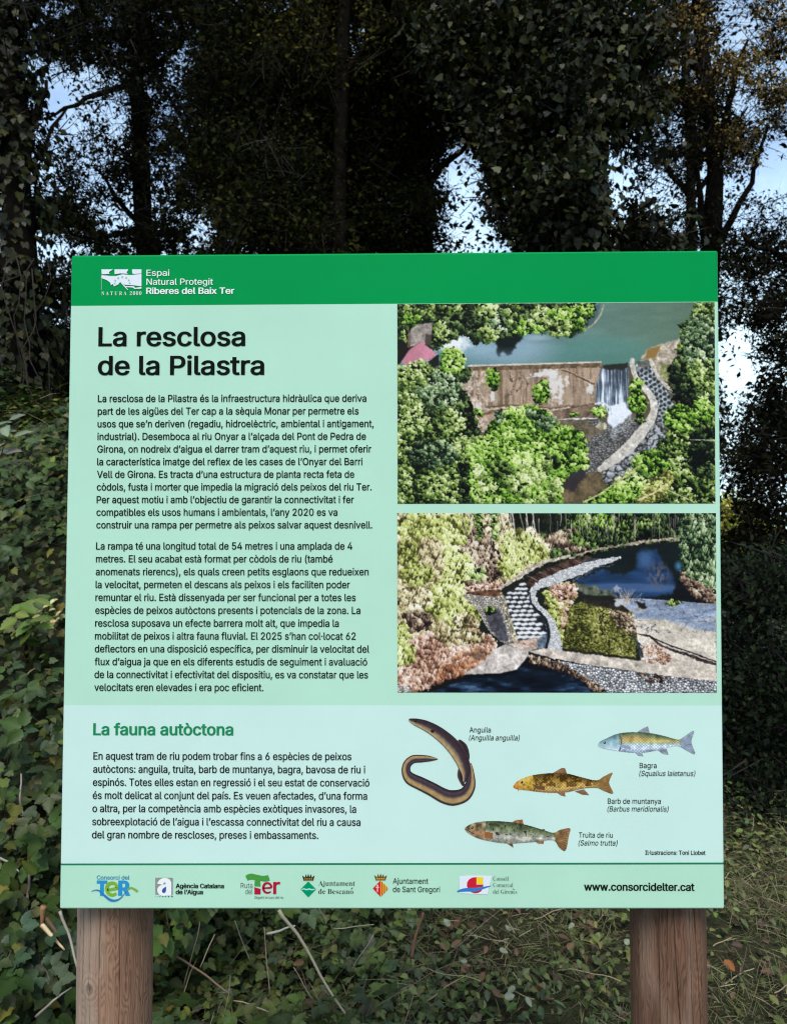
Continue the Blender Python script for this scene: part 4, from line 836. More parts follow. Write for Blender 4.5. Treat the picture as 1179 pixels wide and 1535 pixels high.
    p.lay(p.mask([(60, 663), (110, 640), (240, 604), (400, 586), (470, 540), (500, 528), (700, 560), (980, 600), (1179, 622), (1179, 663)], .3), (16, 18, 24)); p.lay(p.soft([(110, 663), (240, 620), (470, 570), (640, 590), (720, 663)], .6, 3), ramp(p.nz(34, 4, 2, .6), [(0, (8, 10, 14)), (.5, (18, 28, 42)), (.68, (40, 62, 90)), (1, (150, 176, 200))]))
    p.stones(p.mask([(560, 544), (700, 562), (980, 602), (1179, 622), (1179, 663), (780, 663), (700, 610), (620, 572)], .4), (40, 42, 50), (255, 255, 255), 10, .9, 4); p.trees([(490, 530), (600, 552), (720, 620), (680, 620), (560, 570), (486, 550)], TWG, 9, 1, -.14, .1, True); p.trees([(880, 590), (980, 602), (1010, 622), (940, 626)], TWG, 8, .9, -.2, None, True); p.trees([(680, 600), (740, 630), (770, 663), (720, 663)], TWG, 8, .9, -.08, None)
    p.trees([(0, 560), (30, 480), (110, 446), (220, 440), (300, 430), (352, 466), (368, 502), (310, 556), (240, 602), (130, 640), (60, 655), (0, 660)], BRN, 13, 1.4, .13, .36, True); p.trees([(150, 580), (250, 510), (340, 496), (350, 530), (240, 598), (130, 640)], [(0, (46, 28, 22)), (.3, (116, 70, 48)), (.6, (180, 124, 92)), (1, (236, 196, 164))], 14, 1, -.04, None, True); p.bush(230, 460, 90, 26, PAL, size=14, fibre=True); p.bush(30, 520, 36, 44, YGR, size=14, fibre=True)
    p.lay(p.soft([(110, 640), (235, 602), (250, 612), (130, 660)], 1.0, 2), (24, 22, 24)); p.lay(p.soft([(250, 520), (300, 506), (344, 516), (300, 548)], 1.2, 4) * .55, (70, 54, 52))
    p.tex(p.soft([(240, 600), (310, 556), (364, 502), (400, 486), (482, 512), (486, 526), (440, 580), (382, 592)], .2, 1), (206, 196, 190), 22, .35); p.lay(p.soft([(240, 600), (382, 592), (440, 580), (444, 590), (386, 604), (250, 612)], .2, 2), (14, 16, 22)); p.tex(p.soft([(400, 484), (446, 480), (520, 500), (484, 514)], .3, 1), (196, 178, 166), 10, .4); p.stones(p.mask([(0, 640), (40, 636), (50, 660), (0, 663)], .8), (90, 84, 80), (240, 238, 234), 8, .9, 2)
    p.sheet('printed_photograph', [(595.1,769.3),(1072.1,769.2),(1073.0,1038.3),(595.6,1037.9)], 'lower photograph of a stepped fish ramp beside a weir', TF)
picture_one(); picture_two()

# ---- printed fish
def fish(label, parts, shade, step=.40):
    """parts: [(outline in photo pixels, kind)], shade(x, y, kind) -> rgb"""
    allp = np.array([q for o_, _ in parts for q in o_]); x0, y0 = allp.min(0) - 1; x1, y1 = allp.max(0) + 1
    nx, ny = int((x1-x0)/step)+1, int((y1-y0)/step)+1; X, Y = np.meshgrid(np.linspace(x0, x1, nx), np.linspace(y0, y1, ny))
    a = np.zeros((ny, nx, 3)); m = np.zeros((ny, nx), bool)
    for o_, k in parts:
        q = inpoly(X, Y, o_ if k == 'fin' else curve(o_ + o_[:1], 5)); c = shade(X, Y, k); a[q] = c[q]; m |= q
    A, B = onb(x0, y0), onb(x1, y1); P = np.stack([A[0] + (X-x0)/(x1-x0)*(B[0]-A[0]), np.full(X.shape, -.0006), A[2] + (Y-y0)/(y1-y0)*(B[2]-A[2])], -1)
    i = np.arange(ny*nx).reshape(ny, nx)[:-1, :-1]; ok = m[:-1, :-1] & m[1:, 1:] ; i = i[ok]
    me = fastmesh('printed_fish', P.reshape(-1, 3), np.stack([i, i+nx, i+nx+1, i+1], 1).ravel(), np.full(len(i), 4), lin(a.reshape(-1, 3)) * K)
    o = link('printed_fish', me, M_PRINT, FF); o['label'] = label
def outl(z_, pts): return z_(pts)
zg = mapf(760, 1070, 3.93); zh = mapf(680, 1210, 3.023)
def along(X, Y, axis, half):
    """t along the body 0..1, s across -1 (back) .. 1 (belly)"""
    xs = [q[0] for q in axis]; t = (X - xs[0]) / (xs[-1] - xs[0]); c = np.interp(X, xs, [q[1] for q in axis]); h = np.interp(X, xs, half); return t, (Y - c) / h
def eye(c, X, Y, ex, ey, r, ring=(200, 190, 140)):
    d = np.hypot(X - ex, Y - ey); c[d < r * 1.5] = ring; c[d < r] = (18, 20, 22); c[np.hypot(X - ex + r*.3, Y - ey + r*.4) < r * .35] = (220, 225, 225); return c
def scales(X, Y, s): return np.abs(np.sin((X * .9 + Y) / s)) * np.abs(np.sin((X * .9 - Y) / s))
ax = zg([(530,180),(640,168),(760,168),(880,172),(1005,170),(1100,166)]); hf = [4, 13, 15.2, 11.5, 5.6, 16]
def sh_bagra(X, Y, k):
    t, s = along(X, Y, ax, hf)
    if k == 'fin': n = fbm(X, Y, 5, 5); c = ramp(n, [(0, (104, 112, 128)), (1, (196, 204, 216))]); r = np.abs(np.sin((X * .4 + Y) * 1.5)) < .3; c[r] *= .8; return c
    c = ramp(np.clip(s * .5 + .5, 0, 1), [(0, (88, 104, 84)), (.16, (142, 148, 96)), (.34, (200, 178, 112)), (.5, (186, 192, 140)), (.62, (186, 208, 222)), (.8, (214, 224, 236)), (1, (146, 166, 190))])
    o_ = np.clip(1 - np.abs(s + .35) / .25, 0, 1) * np.clip(1 - np.abs(t - .33) / .2, 0, 1); c = c * (1 - .6 * o_[..., None]) + np.array([220, 148, 92]) * .6 * o_[..., None]
    c *= (.82 + .36 * scales(X, Y, 1.35))[..., None] * (.70 + .6 * fbm(X, Y, 5, 61, 3, .7))[..., None]
    h = t < .22; hc = ramp(np.clip(s * .5 + .5, 0, 1), [(0, (96, 120, 124)), (.45, (150, 190, 200)), (1, (206, 222, 234))]) * (.8 + .4 * fbm(X, Y, 5, 62))[..., None]; c[h] = hc[h]; c[np.abs(t - .215 - .03 * np.cos(s * 1.4)) < .008] = (92, 110, 120)
    tl = t > .86; c[tl] = ramp(fbm(X, Y, 6, 63), [(0, (112, 126, 148)), (1, (186, 198, 214))])[tl]; ry = tl & (np.abs(np.sin(np.arctan2(Y - ax[4][1], X - ax[4][0] + 4) * 26)) < .35); c[ry] *= .8
    c[(t > .23) & (t < .34) & (np.abs(s - .38 - (t - .23) * 2) < .16)] = (150, 160, 182)
    return eye(c, X, Y, 760 + 570/3.93, 1070 + 170/3.93, 1.9, (150, 180, 176))
fish('silver scaled fish facing left with a forked tail', [(zg([(755,112),(800,82),(828,71),(838,114)]), 'fin'), (zg([(748,224),(790,226),(799,250),(768,246)]), 'fin'), (zg([(885,213),(935,203),(948,241),(914,236)]), 'fin'),
     (zg([(530,182),(545,162),(590,140),(640,118),(700,108),(760,107),(840,112),(920,128),(1003,150),(1035,135),(1100,97),(1084,165),(1105,236),(1058,217),(1008,190),(950,195),(880,215),(800,228),(720,228),(640,218),(570,205),(537,193)]), 'body')], sh_bagra)
ax2 = zg([(32,428),(100,410),(200,408),(320,406),(430,406),(520,412),(620,406)]); hf2 = [3, 9.5, 14, 15, 9.5, 6, 16]
def sh_barb(X, Y, k):
    t, s = along(X, Y, ax2, hf2)
    if k == 'fin': n = fbm(X, Y, 5, 15); c = ramp(n, [(0, (104, 74, 52)), (1, (186, 142, 104))]); r = np.abs(np.sin((X * .4 + Y) * 1.5)) < .3; c[r] *= .78; return c
    c = ramp(np.clip(s * .5 + .5, 0, 1), [(0, (96, 76, 36)), (.3, (146, 114, 50)), (.55, (190, 154, 76)), (.8, (206, 174, 104)), (1, (150, 110, 66))])
    b_ = (fbm(X, Y, 6, 71, 4, .7) > .52) & (s < .5 ) & (t > .2); c[b_] *= np.array([.60, .54, .50]); c *= ((.80 + .36 * scales(X, Y, 1.4)) * (.7 + .6 * fbm(X, Y, 5, 78, 3, .7)))[..., None]
    h = t < .2; hc = ramp(fbm(X, Y, 7, 72), [(.2, (130, 92, 40)), (.5, (206, 170, 72)), (.8, (232, 206, 116))]); c[h] = hc[h]; c[np.abs(t - .2 - .03 * np.cos(s * 1.4)) < .008] = (104, 76, 36); c[(t < .06)] *= np.array([1.0, .8, .78])
    tl = t > .86; c[tl] = ramp(fbm(X, Y, 6, 73), [(0, (118, 88, 48)), (1, (182, 142, 88))])[tl]; ry = tl & (np.abs(np.sin(np.arctan2(Y - ax2[5][1], X - ax2[5][0] + 4) * 26)) < .35); c[ry] *= .72
    c[(t > .23) & (t < .32) & (np.abs(s - .52) < .2)] = (112, 78, 46)
    return eye(c, X, Y, 760 + 84/3.93, 1070 + 404/3.93, 2.0, (214, 180, 90))
fish('golden brown mottled fish facing left', [(zg([(262,350),(318,317),(340,318),(352,354)]), 'fin'), (zg([(290,462),(338,460),(341,488),(315,481)]), 'fin'), (zg([(393,455),(450,443),(482,479),(440,476)]), 'fin'), (zg([(60,440),(66,441),(66,456),(63,456)]), 'fin'),
     (zg([(32,425),(60,395),(100,375),(160,358),(260,347),(350,350),(430,370),(522,390),(570,365),(620,345),(599,405),(623,468),(575,457),(525,436),(440,441),(350,462),(260,466),(180,460),(100,450),(60,446),(38,436)]), 'body')], sh_barb)
ax3 = zh([(48,96),(110,104),(200,112),(300,118),(400,126),(450,131),(525,142)]); hf3 = [3, 12.8, 16.4, 14.4, 9.4, 5.6, 17]
def sh_trout(X, Y, k):
    t, s = along(X, Y, ax3, hf3)
    if k == 'fin': n = fbm(X, Y, 4, 25); c = ramp(n, [(.2, (96, 66, 46)), (.6, (172, 118, 76)), (1, (214, 170, 120))]); return c
    c = ramp(np.clip(s * .5 + .5, 0, 1), [(0, (66, 76, 54)), (.3, (108, 120, 86)), (.52, (146, 150, 128)), (.74, (190, 190, 178)), (1, (132, 132, 118))]); c *= (.42 + 1.16 * fbm(X, Y, 6, 81, 4, .7))[..., None]
    sp = (vnoise(X / 2.6, Y / 2.6, 82) > .83) & (s < .35); c[sp] *= .42; h = t < .2; hc = ramp(fbm(X, Y, 6, 83), [(.2, (74, 66, 48)), (.5, (140, 122, 92)), (.8, (190, 172, 140))]); c[h] = hc[h]
    gl = (t > .06) & (t < .24) & (s > .05) & (s < .8); c[gl] = c[gl] * .6 + np.array([180, 110, 74]) * .4; c[(t > .19) & (t < .27) & (np.abs(s - .42) < .3)] = (150, 98, 58)
    tl = t > .86; c[tl] = ramp(fbm(X, Y, 6, 84), [(0, (96, 70, 44)), (1, (196, 156, 104))])[tl]; ry = tl & (np.abs(np.sin(np.arctan2(Y - ax3[5][1], X - ax3[5][0] + 6) * 24)) < .35); c[ry] *= .66
    c[(np.abs(s - .42 - (t * 3)) < .10) & (t < .09)] = (60, 50, 40)
    return eye(c, X, Y, 680 + 82/3.023, 1210 + 92/3.023, 2.1, (176, 150, 90))
fish('spotted grey green trout facing left', [(zh([(262,68),(280,56),(312,54),(316,78)]), 'fin'), (zh([(232,160),(266,158),(269,183)]), 'fin'), (zh([(362,152),(408,146),(406,165),(384,166)]), 'fin'), (zh([(392,100),(408,96),(414,104)]), 'fin'),
     (zh([(48,94),(70,78),(110,66),(170,61),(250,65),(330,79),(400,100),(450,114),(482,100),(526,94),(520,132),(505,196),(476,182),(450,149),(380,156),(320,161),(250,165),(180,158),(110,142),(65,118),(50,102)]), 'body')], sh_trout)
ze = mapf(590, 1060, 5.614)
def eel():
    mb = MB()
    def band(pts, wd, flip, lay, cols):
        P = np.array(curve(ze(pts), 8)); n = len(P); W_ = np.interp(np.linspace(0, 1, n), np.linspace(0, 1, len(wd)), wd) / 5.614
        T = np.gradient(P, axis=0); T /= np.linalg.norm(T, axis=1)[:, None]; Nn = np.stack([-T[:, 1], T[:, 0]], 1) * flip
        k = 11; V = []; C_ = []
        for j in range(k):
            u = j / (k - 1) * 2 - 1; Q = P + Nn * (W_ * u)[:, None]; V += [onb(x, y, -lay) for x, y in Q]
            C_.append(ramp(np.full(n, (u + 1) / 2), cols) * (.84 + .32 * fbm(Q[:, 0], Q[:, 1], 3.5, 91))[:, None])
        mb.add(V, [(j*n+i, j*n+i+1, (j+1)*n+i+1, (j+1)*n+i) for j in range(k-1) for i in range(n-1)], lin(np.concatenate(C_)) * K)
    DK, TN = (52, 42, 48), (186, 156, 104)
    band([(545,275),(590,330),(610,420),(575,510),(560,580),(585,660)], [8, 26, 26, 30, 26, 10], 1, .0005, [(0, (66, 54, 60)), (.5, (44, 36, 40)), (1, (96, 84, 84))])
    band([(640,470),(650,560),(640,660),(590,735),(500,762),(420,745),(320,690),(220,640),(140,600),(104,545),(112,480),(160,438),(230,432),(300,432),(370,436)], [10, 26, 46, 58, 66, 62, 58, 56, 52, 38, 34, 34, 32, 24, 2], 1, .0008,
         [(0, (58, 46, 50)), (.13, (66, 54, 54)), (.2, (176, 146, 98)), (.42, (166, 138, 94)), (.5, (108, 90, 84)), (.58, (62, 50, 58)), (.82, (80, 68, 78)), (.92, (42, 34, 38)), (1, (60, 50, 54))])
    band([(126,102),(180,122),(260,150),(345,196),(430,260),(500,330),(556,410),(590,490),(604,560),(590,630)], [6, 30, 42, 50, 56, 60, 60, 52, 36, 6], 1, .0011,
         [(0, (70, 58, 62)), (.12, DK), (.50, (70, 58, 64)), (.62, (118, 102, 92)), (.74, (162, 138, 98)), (.92, (184, 162, 120)), (1, (100, 86, 74))])
    for cx, cy, rx, ry, c in ((325,200,17,14,(50,40,46)),(182,118,8,6,(20,18,20))):
        q = ze(disc(cx, cy, rx, ry, n=14)); mb.add([onb(x, y, -.0014) for x, y in q], [tuple(range(14))], lin(c) * K)
    # shape of the jaw line
    o = mb.build('printed_fish', M_PRINT, FF, col=True); o['label'] = 'dark eel curled into a hook'
eel()

# ---- posts
def post(px_l, px_r, zref, tone, cracks, knots, seed, label):
    a, b_ = at(px_l, 1450, 1), at(px_r, 1450, 1)
    rad = .0585; yc = THK + rad + .002; k = (yc - CAM[1]) / ((a[1] + b_[1]) / 2 - CAM[1])
    cx = CAM[0] + ((a[0] + b_[0]) / 2 - CAM[0]) * k
    na = 420; th = np.linspace(0, 2*math.pi, na, endpoint=False)
    z = np.concatenate([np.linspace(-.35, .66, 60), np.linspace(.662, .97, 190), np.linspace(.985, 1.80, 50)])
    TH, Z = np.meshgrid(th, z); fr = np.angle(np.exp(1j * (TH - 1.5 * math.pi)))     # 0 at the front
    u = fr * rad                                                       # metres round the front
    rr = np.full(TH.shape, rad) * (1 + .010 * (fbm(TH * 8 / 6.283 * 3, Z, .5, seed) - .5))
    g_u = u + .010 * (fbm(u, Z * .25, .03, seed + 5, 3) - .5) + .004 * (fbm(u, Z * .5, .008, seed + 6, 2) - .5)
    for ku, kz, ks in knots:
        d2 = ((u - ku) / ks) ** 2 + ((Z - kz) / (ks * 1.6)) ** 2
        g_u = g_u + (u - ku) * 1.6 * np.exp(-d2)
    # grain: alternating late and early wood, cathedral arches where the cut runs through the rings
    arch = fbm(u, Z * .12, .022, seed + 9, 3) * 15 + g_u * 210
    ring = .5 + .5 * np.sin(arch * 6.283); ring = ring ** 2.0
    fine = fbm(u, Z * .03, .0016, seed + 21, 2); wide = fbm(u, Z * .18, .03, seed + 31, 3)
    base = np.array(tone[0])[None, None] * (1 - wide[..., None]) + np.array(tone[1])[None, None] * wide[..., None]
    c = base * (1.16 - .50 * ring[..., None] * (.5 + wide[..., None] * .8)) * (.72 + .56 * fine[..., None])
    silver = np.clip((fbm(u, Z * .3, .05, seed + 41, 3) - .45) * 3 + (.25 - u * 22 if seed == 11 else np.clip(.9 - np.abs(u - .014) * 70, -.3, 1)), 0, 1)[..., None]; c = c * (1 - .55 * silver) + np.array(tone[2]) * (.8 + .4 * fine[..., None]) * .55 * silver
    for ku, kz, ks in knots:
        d = np.hypot(u - ku, (Z - kz) / 1.35); rn = .5 + .5 * np.sin(d / ks * 16); kk = np.exp(-(d / (ks * .9)) ** 2)[..., None]
        c = c * (1 - kk) + c * kk * (.75 + .5 * rn[..., None]); dk = np.exp(-(d / (ks * .24)) ** 2)[..., None]; c = c * (1 - .72 * dk); rr += .0018 * kk[..., 0] - .0016 * dk[..., 0]
    for cu_, slope, w_, dep in cracks:
        q = np.abs(u - cu_ - slope * (Z - .85) - .0022 * (fbm(Z * 1.0 + cu_ * 90, Z * 0, .06, seed + 51, 2) - .5)) / w_; k_ = np.clip(1 - q, 0, 1) * np.clip(.35 + 1.4 * fbm(Z + cu_ * 50, Z * 0, .10, seed + 71, 2), 0, 1)
        rr -= dep * k_; c = c * (1 - .86 * np.clip(k_ * 1.5, 0, 1))[..., None]
    rr -= .0005 * ring + .0006 * (1 - fine)
    rr[-1] *= .985
    P = np.stack([cx + rr * np.cos(TH), yc + rr * np.sin(TH), Z], -1).reshape(-1, 3); n = len(z)
    i = np.arange((n-1)*na).reshape(n-1, na); j = np.roll(i, -1, 1)
    Fq = np.stack([i, j, j + na, i + na], -1).reshape(-1); sizes = [4] * ((n-1)*na)
    P = np.concatenate([P, [[cx, yc, z[-1] + .001]]]); top = (n-1)*na + np.arange(na)
    cap = np.stack([top, np.roll(top, -1), np.full(na, n*na)], 1).ravel()
    col = np.concatenate([c.reshape(-1, 3), [tone[0]]])
    me = fastmesh('post', P, np.concatenate([Fq, cap]), sizes + [3]*na, col, True)
    o = link('post', me, M_WOOD, board); o['label'] = label; return o, cx, yc, rad
M_WOOD = attrmat('post_wood', .72, .22)
post(119.5, 226.5, 0, ((.205, .125, .082), (.118, .058, .035), (.28, .225, .180)), [(-.037, 0, .0012, .004), (-.0465, .004, .0009, .002), (-.0035, .004, .0008, .0016), (.026, -.01, .0007, .0014), (-.02, 0, .0006, .001)], [(-.020, .790, .018)], 11, 'reddish brown post with a knot low on its front')
post(947.6, 1053.4, 0, ((.135, .074, .046), (.072, .036, .022), (.24, .172, .132)), [(.028, -.07, .0015, .006), (-.008, -.05, .0010, .003), (.016, -.03, .0007, .0016), (-.032, 0, .0008, .0016), (.038, -.04, .0008, .0016), (-.02, .01, .0006, .001)], [(-.030, .60, .03)], 47, 'darker brown post with long vertical cracks')
# folded steel bracket end peeping out beside the left post
bm = bmesh.new(); q = onb(115, 1363); s_ = (.0075, .004, .030)
bmesh.ops.create_cube(bm, size=1, matrix=Matrix.Translation((q[0] + .003, THK + .006, q[2] + .001)) @ Matrix.Diagonal((*s_, 1)))
bmesh.ops.bevel(bm, geom=list(bm.edges), offset=.0012, segments=2, affect='EDGES')
me = bpy.data.meshes.new('bracket'); bm.to_mesh(me); bm.free(); link('bracket', me, plain('galvanised', (.60, .60, .52), .5, .5, .1), board)

# ================================================================== TREES
DARK = [(.010, .0125, .0035), (.015, .0175, .004), (.007, .009, .003), (.022, .023, .005)]
DARKER = [(.0055, .0065, .0025), (.008, .009, .003), (.0045, .005, .0025)]
BROWNISH = [(.030, .030, .012), (.050, .040, .016), (.022, .026, .010), (.075, .055, .020)]
GOLD_SUN = [(.34, .235, .075), (.24, .18, .055), (.15, .12, .035), (.44, .31, .12)]  # sunlight on the leaves, put into their colour
OLIVE_SUN = [(.060, .062, .012), (.11, .10, .022), (.030, .038, .010)]  # yellow-green of sunlit leaves, painted as leaf colour
IVY = [(.013, .018, .006), (.020, .025, .008), (.009, .012, .005), (.036, .039, .012), (.010, .012, .006)]
def C(px, py, d, r): return (at(px, py, d), r)
def foot(px, d):
    p = at(px, 1100, d); return np.array([p[0], p[1], float(bank(p[0], p[1])) - .05])
def tree(label, px, d, path, r0, r1, group='trees at the edge of the wood'):
    """path: (px, py, d) points up the trunk above its foot"""
    f = foot(px, d); root = empty('tree', tuple(f), label, 'tree', group)
    P = [f] + [at(*q) for q in path]; trunk(root, P, r0, r1); return root, P
def limbs(root, pairs, r0=.05, r1=.010, n=9, amp=.045):
    for a, b_ in pairs:
        m = MB(); k = wob(a, b_, n, amp); m.tube(k, np.linspace(r0, r1, n), 7); attach(m.build('branch', M_BARK, None, smooth=True), root)
def ivy_on(root, P, r, n, leaf=.075, name='ivy', cols=IVY, z0=.3):
    """climbing ivy round a trunk: leaves hang outwards and down"""
    P = np.asarray(P, float); L = np.r_[0, np.cumsum(np.linalg.norm(np.diff(P, axis=0), axis=1))]; t = rng.uniform(z0, L[-1], n)
    Q = np.stack([np.interp(t, L, P[:, i]) for i in range(3)], 1); a = rng.uniform(0, 6.283, n); k = np.floor(t / .28) * 2.4 + np.floor(a / .7) * 1.3
    rr = r * (.75 + .55 * (.5 + .5 * np.sin(k * 7.1)) + .45 * rng.random(n) ** 2); O = np.stack([np.cos(a), np.sin(a), 0 * a], 1)
    Q = Q + O * rr[:, None]; kk = keep(Q) | (rng.random(n) < .35); Q, O = Q[kk], O[kk]; n = len(Q)
    N = O + .55 * rdir(n) + np.array([0, 0, .35]); D = np.array([0, 0, -1.]) + .5 * rdir(n) + .3 * O
    return attach(leaves(name, Q, N, D, leaf * rng.uniform(.6, 1.3, n), T_ivy(), palette(n, cols, .3), M_IVY), root)

# -- the big ivy-clad trunk behind the right half of the board
root, P = tree('thick trunk clad in ivy rising behind the right half of the board', 852, 4.7, [(858, 700, 4.7), (866, 380, 4.7), (876, 200, 4.7), (892, 0, 4.75), (905, -260, 4.8), (900, -700, 5.0)], .17, .10)
ivy_on(root, P, .19, 11500, .045)
limbs(root, [(P[3], at(770, 60, 4.9)), (P[3], at(830, 130, 4.3)), (P[4], at(700, -60, 5.2)), (P[4], at(1010, -60, 5.0)), (P[2], at(800, 330, 4.6)), (P[5], at(720, -420, 5.4)), (P[5], at(1050, -400, 5.4))], .045)
crown('dark_ivy_sprays', [C(806, 60, 4.8, .36), C(770, 130, 4.9, .32), C(790, 215, 4.8, .34), C(775, 300, 4.9, .26), C(815, 340, 4.7, .2)], 330, .036, DARK, root, T_ivy(), mat=M_IVY, up=.3, twig=.09)
crown('ivy_sprays', [C(846, 270, 4.4, .2), C(838, 130, 4.4, .18), C(945, 70, 4.7, .26), C(935, 170, 4.6, .18), C(955, 235, 4.8, .14), C(945, 340, 4.8, .22), C(700, 60, 5, .34), C(990, 350, 5.0, .2)], 330, .039, [c for c in IVY] + DARK, root, T_ivy(), mat=M_IVY, up=.3, twig=.09)
crown('crown', [(at(820, -140, 5.0), .8), (at(960, -200, 5.2), .7), (at(700, -200, 5.2), .7), (at(900, -500, 5.2), 1.0), (at(700, -520, 5.4), .9), (at(1080, -480, 5.4), .9), (at(860, -800, 5.4), 1.0)], 55, .09, DARK, root)

# -- dense dark tree behind the middle of the board
root, P = tree('dense dark tree filling the sky above the middle of the board', 640, 7.4, [(636, 600, 7.4), (628, 300, 7.4), (610, 60, 7.5), (600, -300, 7.6), (590, -700, 7.8)], .17, .07)
limbs(root, [(P[2], at(500, 180, 7.2)), (P[2], at(720, 180, 7.2)), (P[3], at(460, -20, 7.2)), (P[3], at(730, 0, 7.4)), (P[2], at(560, 330, 7.0))])
crown('crown', [C(560, 110, 7.4, .75), C(640, 60, 7.2, .7), C(600, 230, 7.4, .62), C(500, 210, 7.1, .66), C(470, 310, 7.0, .55), C(560, 330, 7.2, .5), C(640, 320, 7.2, .38), C(690, 130, 7.2, .62), C(740, 220, 7.3, .36), C(730, 40, 7.4, .6), C(610, -120, 7.5, .9), C(760, -150, 7.6, .8), C(500, -80, 7.4, .7), C(620, -420, 7.6, 1.1), C(420, -350, 7.6, 1.0), C(800, -420, 7.8, 1.0)], 230, .044, DARK, root)
# -- tree with the slim dark stem, sunlight painted into the leaf colour at its top
root, P = tree('slim dark stemmed tree with some leaves coloured as sunlit left of the middle', 505, 6.6, [(506, 600, 6.6), (508, 330, 6.6), (512, 120, 6.6), (520, -60, 6.6), (528, -400, 6.8)], .075, .05)
limbs(root, [(P[2], at(420, 200, 6.5)), (P[3], at(440, 20, 6.7)), (P[3], at(570, 40, 6.7)), (P[2], at(380, 320, 6.4))], .035)
crown('crown', [C(400, 150, 6.6, .55), C(360, 60, 6.8, .55), C(410, 260, 6.5, .5), C(360, 340, 6.4, .42), C(440, 350, 6.4, .4), C(320, 250, 6.6, .45), C(330, 150, 6.7, .5), C(430, -110, 6.8, .7), C(300, -90, 6.8, .6)], 230, .042, DARK + [(.018, .022, .006)], root)
crown('sun_tinted_leaves', [C(445, 30, 6.6, .30), C(470, 90, 6.6, .22), C(540, 85, 6.6, .16), C(590, 20, 6.7, .22), C(420, 90, 6.5, .22)], 220, .038, OLIVE_SUN, root)
# -- left hand trees: fine black foliage against the sky
root, P = tree('dark tree with fine leaves and wide sky gaps at the upper left', 225, 7.8, [(225, 560, 7.8), (215, 340, 7.8), (205, 120, 7.8), (215, -160, 7.9), (220, -500, 8)], .11, .05)
ivy_on(root, P, .15, 3200, .042, cols=DARKER + DARK)
limbs(root, [(P[2], at(140, 250, 7.6)), (P[3], at(130, 60, 7.6)), (P[3], at(290, 40, 7.8)), (P[2], at(110, 370, 7.4)), (P[3], at(60, 180, 7.6))], .035)
crown('crown', [C(200, 60, 7.7, .55), C(240, 180, 7.7, .5), C(190, 250, 7.6, .42), C(240, 330, 7.6, .45), C(160, 350, 7.5, .42), C(130, 40, 7.8, .5), C(270, 20, 7.8, .5), C(120, 290, 7.5, .36), C(190, 150, 7.6, .4), C(285, 130, 7.8, .36), C(290, 260, 7.6, .42), C(60, 310, 7.6, .4), C(110, 60, 7.7, .3), C(60, 80, 7.6, .3), C(130, 200, 7.7, .26), C(40, 200, 7.7, .3), C(90, 240, 7.6, .26), C(120, 330, 7.6, .3), C(90, 330, 7.6, .24), C(30, 330, 7.6, .2), C(200, -160, 7.9, .9), C(60, -120, 7.9, .8), C(150, -480, 8, 1.1)], 190, .040, DARKER + DARK, root, twig=.11)
root, P = tree('ivy wrapped trunk standing at the far left above the leafy bank', 30, 5.0, [(34, 520, 5.0), (26, 300, 5.0), (10, 60, 5.1), (-20, -240, 5.2)], .13, .07)
ivy_on(root, P, .17, 4200, .055, cols=DARK + [(.02, .025, .012)])
limbs(root, [(P[2], at(70, 120, 5.0)), (P[2], at(-60, 180, 5.0)), (P[3], at(90, -40, 5.2))], .04)
for i in range(6):       # dangling bare ivy stems
    x = 10 + i * 12 + rng.uniform(-9, 9); m = MB(); m.tube(wob(at(x, 400 + rng.uniform(-20, 30), 4.72), at(x + rng.uniform(-8, 14), 640, 4.7), 9, .07), rng.uniform(.002, .004), 5, (.022, .017, .013)); attach(m.build('ivy_stem', M_STEM, None, col=True), root)
crown('crown', [C(20, 30, 5.1, .34), C(60, 20, 5.2, .26), C(30, 170, 5.1, .30), C(60, 220, 5.1, .22), C(20, 300, 5.1, .28), C(70, 320, 5.2, .2), C(20, 420, 5.0, .26), C(80, 430, 5.2, .22), C(60, 500, 5.2, .22), C(95, 560, 5.3, .2), C(-60, 100, 5.1, .5), C(-80, 350, 5.1, .5), C(20, -150, 5.2, .6), C(-120, -150, 5.2, .8), C(20, -430, 5.3, .9)], 170, .042, DARKER + DARK, root, twig=.09)
# -- right hand trees
root, P = tree('forked leafy tree with small brownish leaves right of the ivy trunk', 1030, 8.0, [(1040, 700, 8.0), (1062, 420, 8.0), (1072, 250, 8.0), (1056, 120, 8.0), (1040, -40, 8.1), (1020, -350, 8.2)], .125, .045)
limbs(root, [(P[3], at(1044, 230, 7.9)), (P[3], at(1120, 60, 8.0)), (P[4], at(990, 30, 8.0)), (at(1050, 240, 8.0), at(1010, 110, 7.9)), (P[2], at(1030, 180, 8.0)), (P[2], at(1150, 190, 7.9))], .05, .014)
crown('crown', [C(1000, 250, 8.0, .42), C(1050, 330, 8.0, .45), C(1110, 400, 7.9, .42), C(1150, 340, 7.9, .40), C(1165, 440, 7.8, .42), C(1080, 460, 8.0, .3), C(1120, 190, 8.0, .5), C(1040, 140, 8.0, .42), C(980, 330, 8.2, .36), C(1030, -10, 8.1, .45), C(1155, 520, 7.8, .35), C(1170, 620, 7.8, .5), C(1110, 680, 7.8, .4), C(1130, 720, 7.8, .3), C(1000, 200, 8.2, .34), C(1060, -180, 8.2, .9), C(1180, -100, 8.1, .8), C(1120, -500, 8.3, 1.1)], 150, .037, BROWNISH + DARK, root, twig=.11)
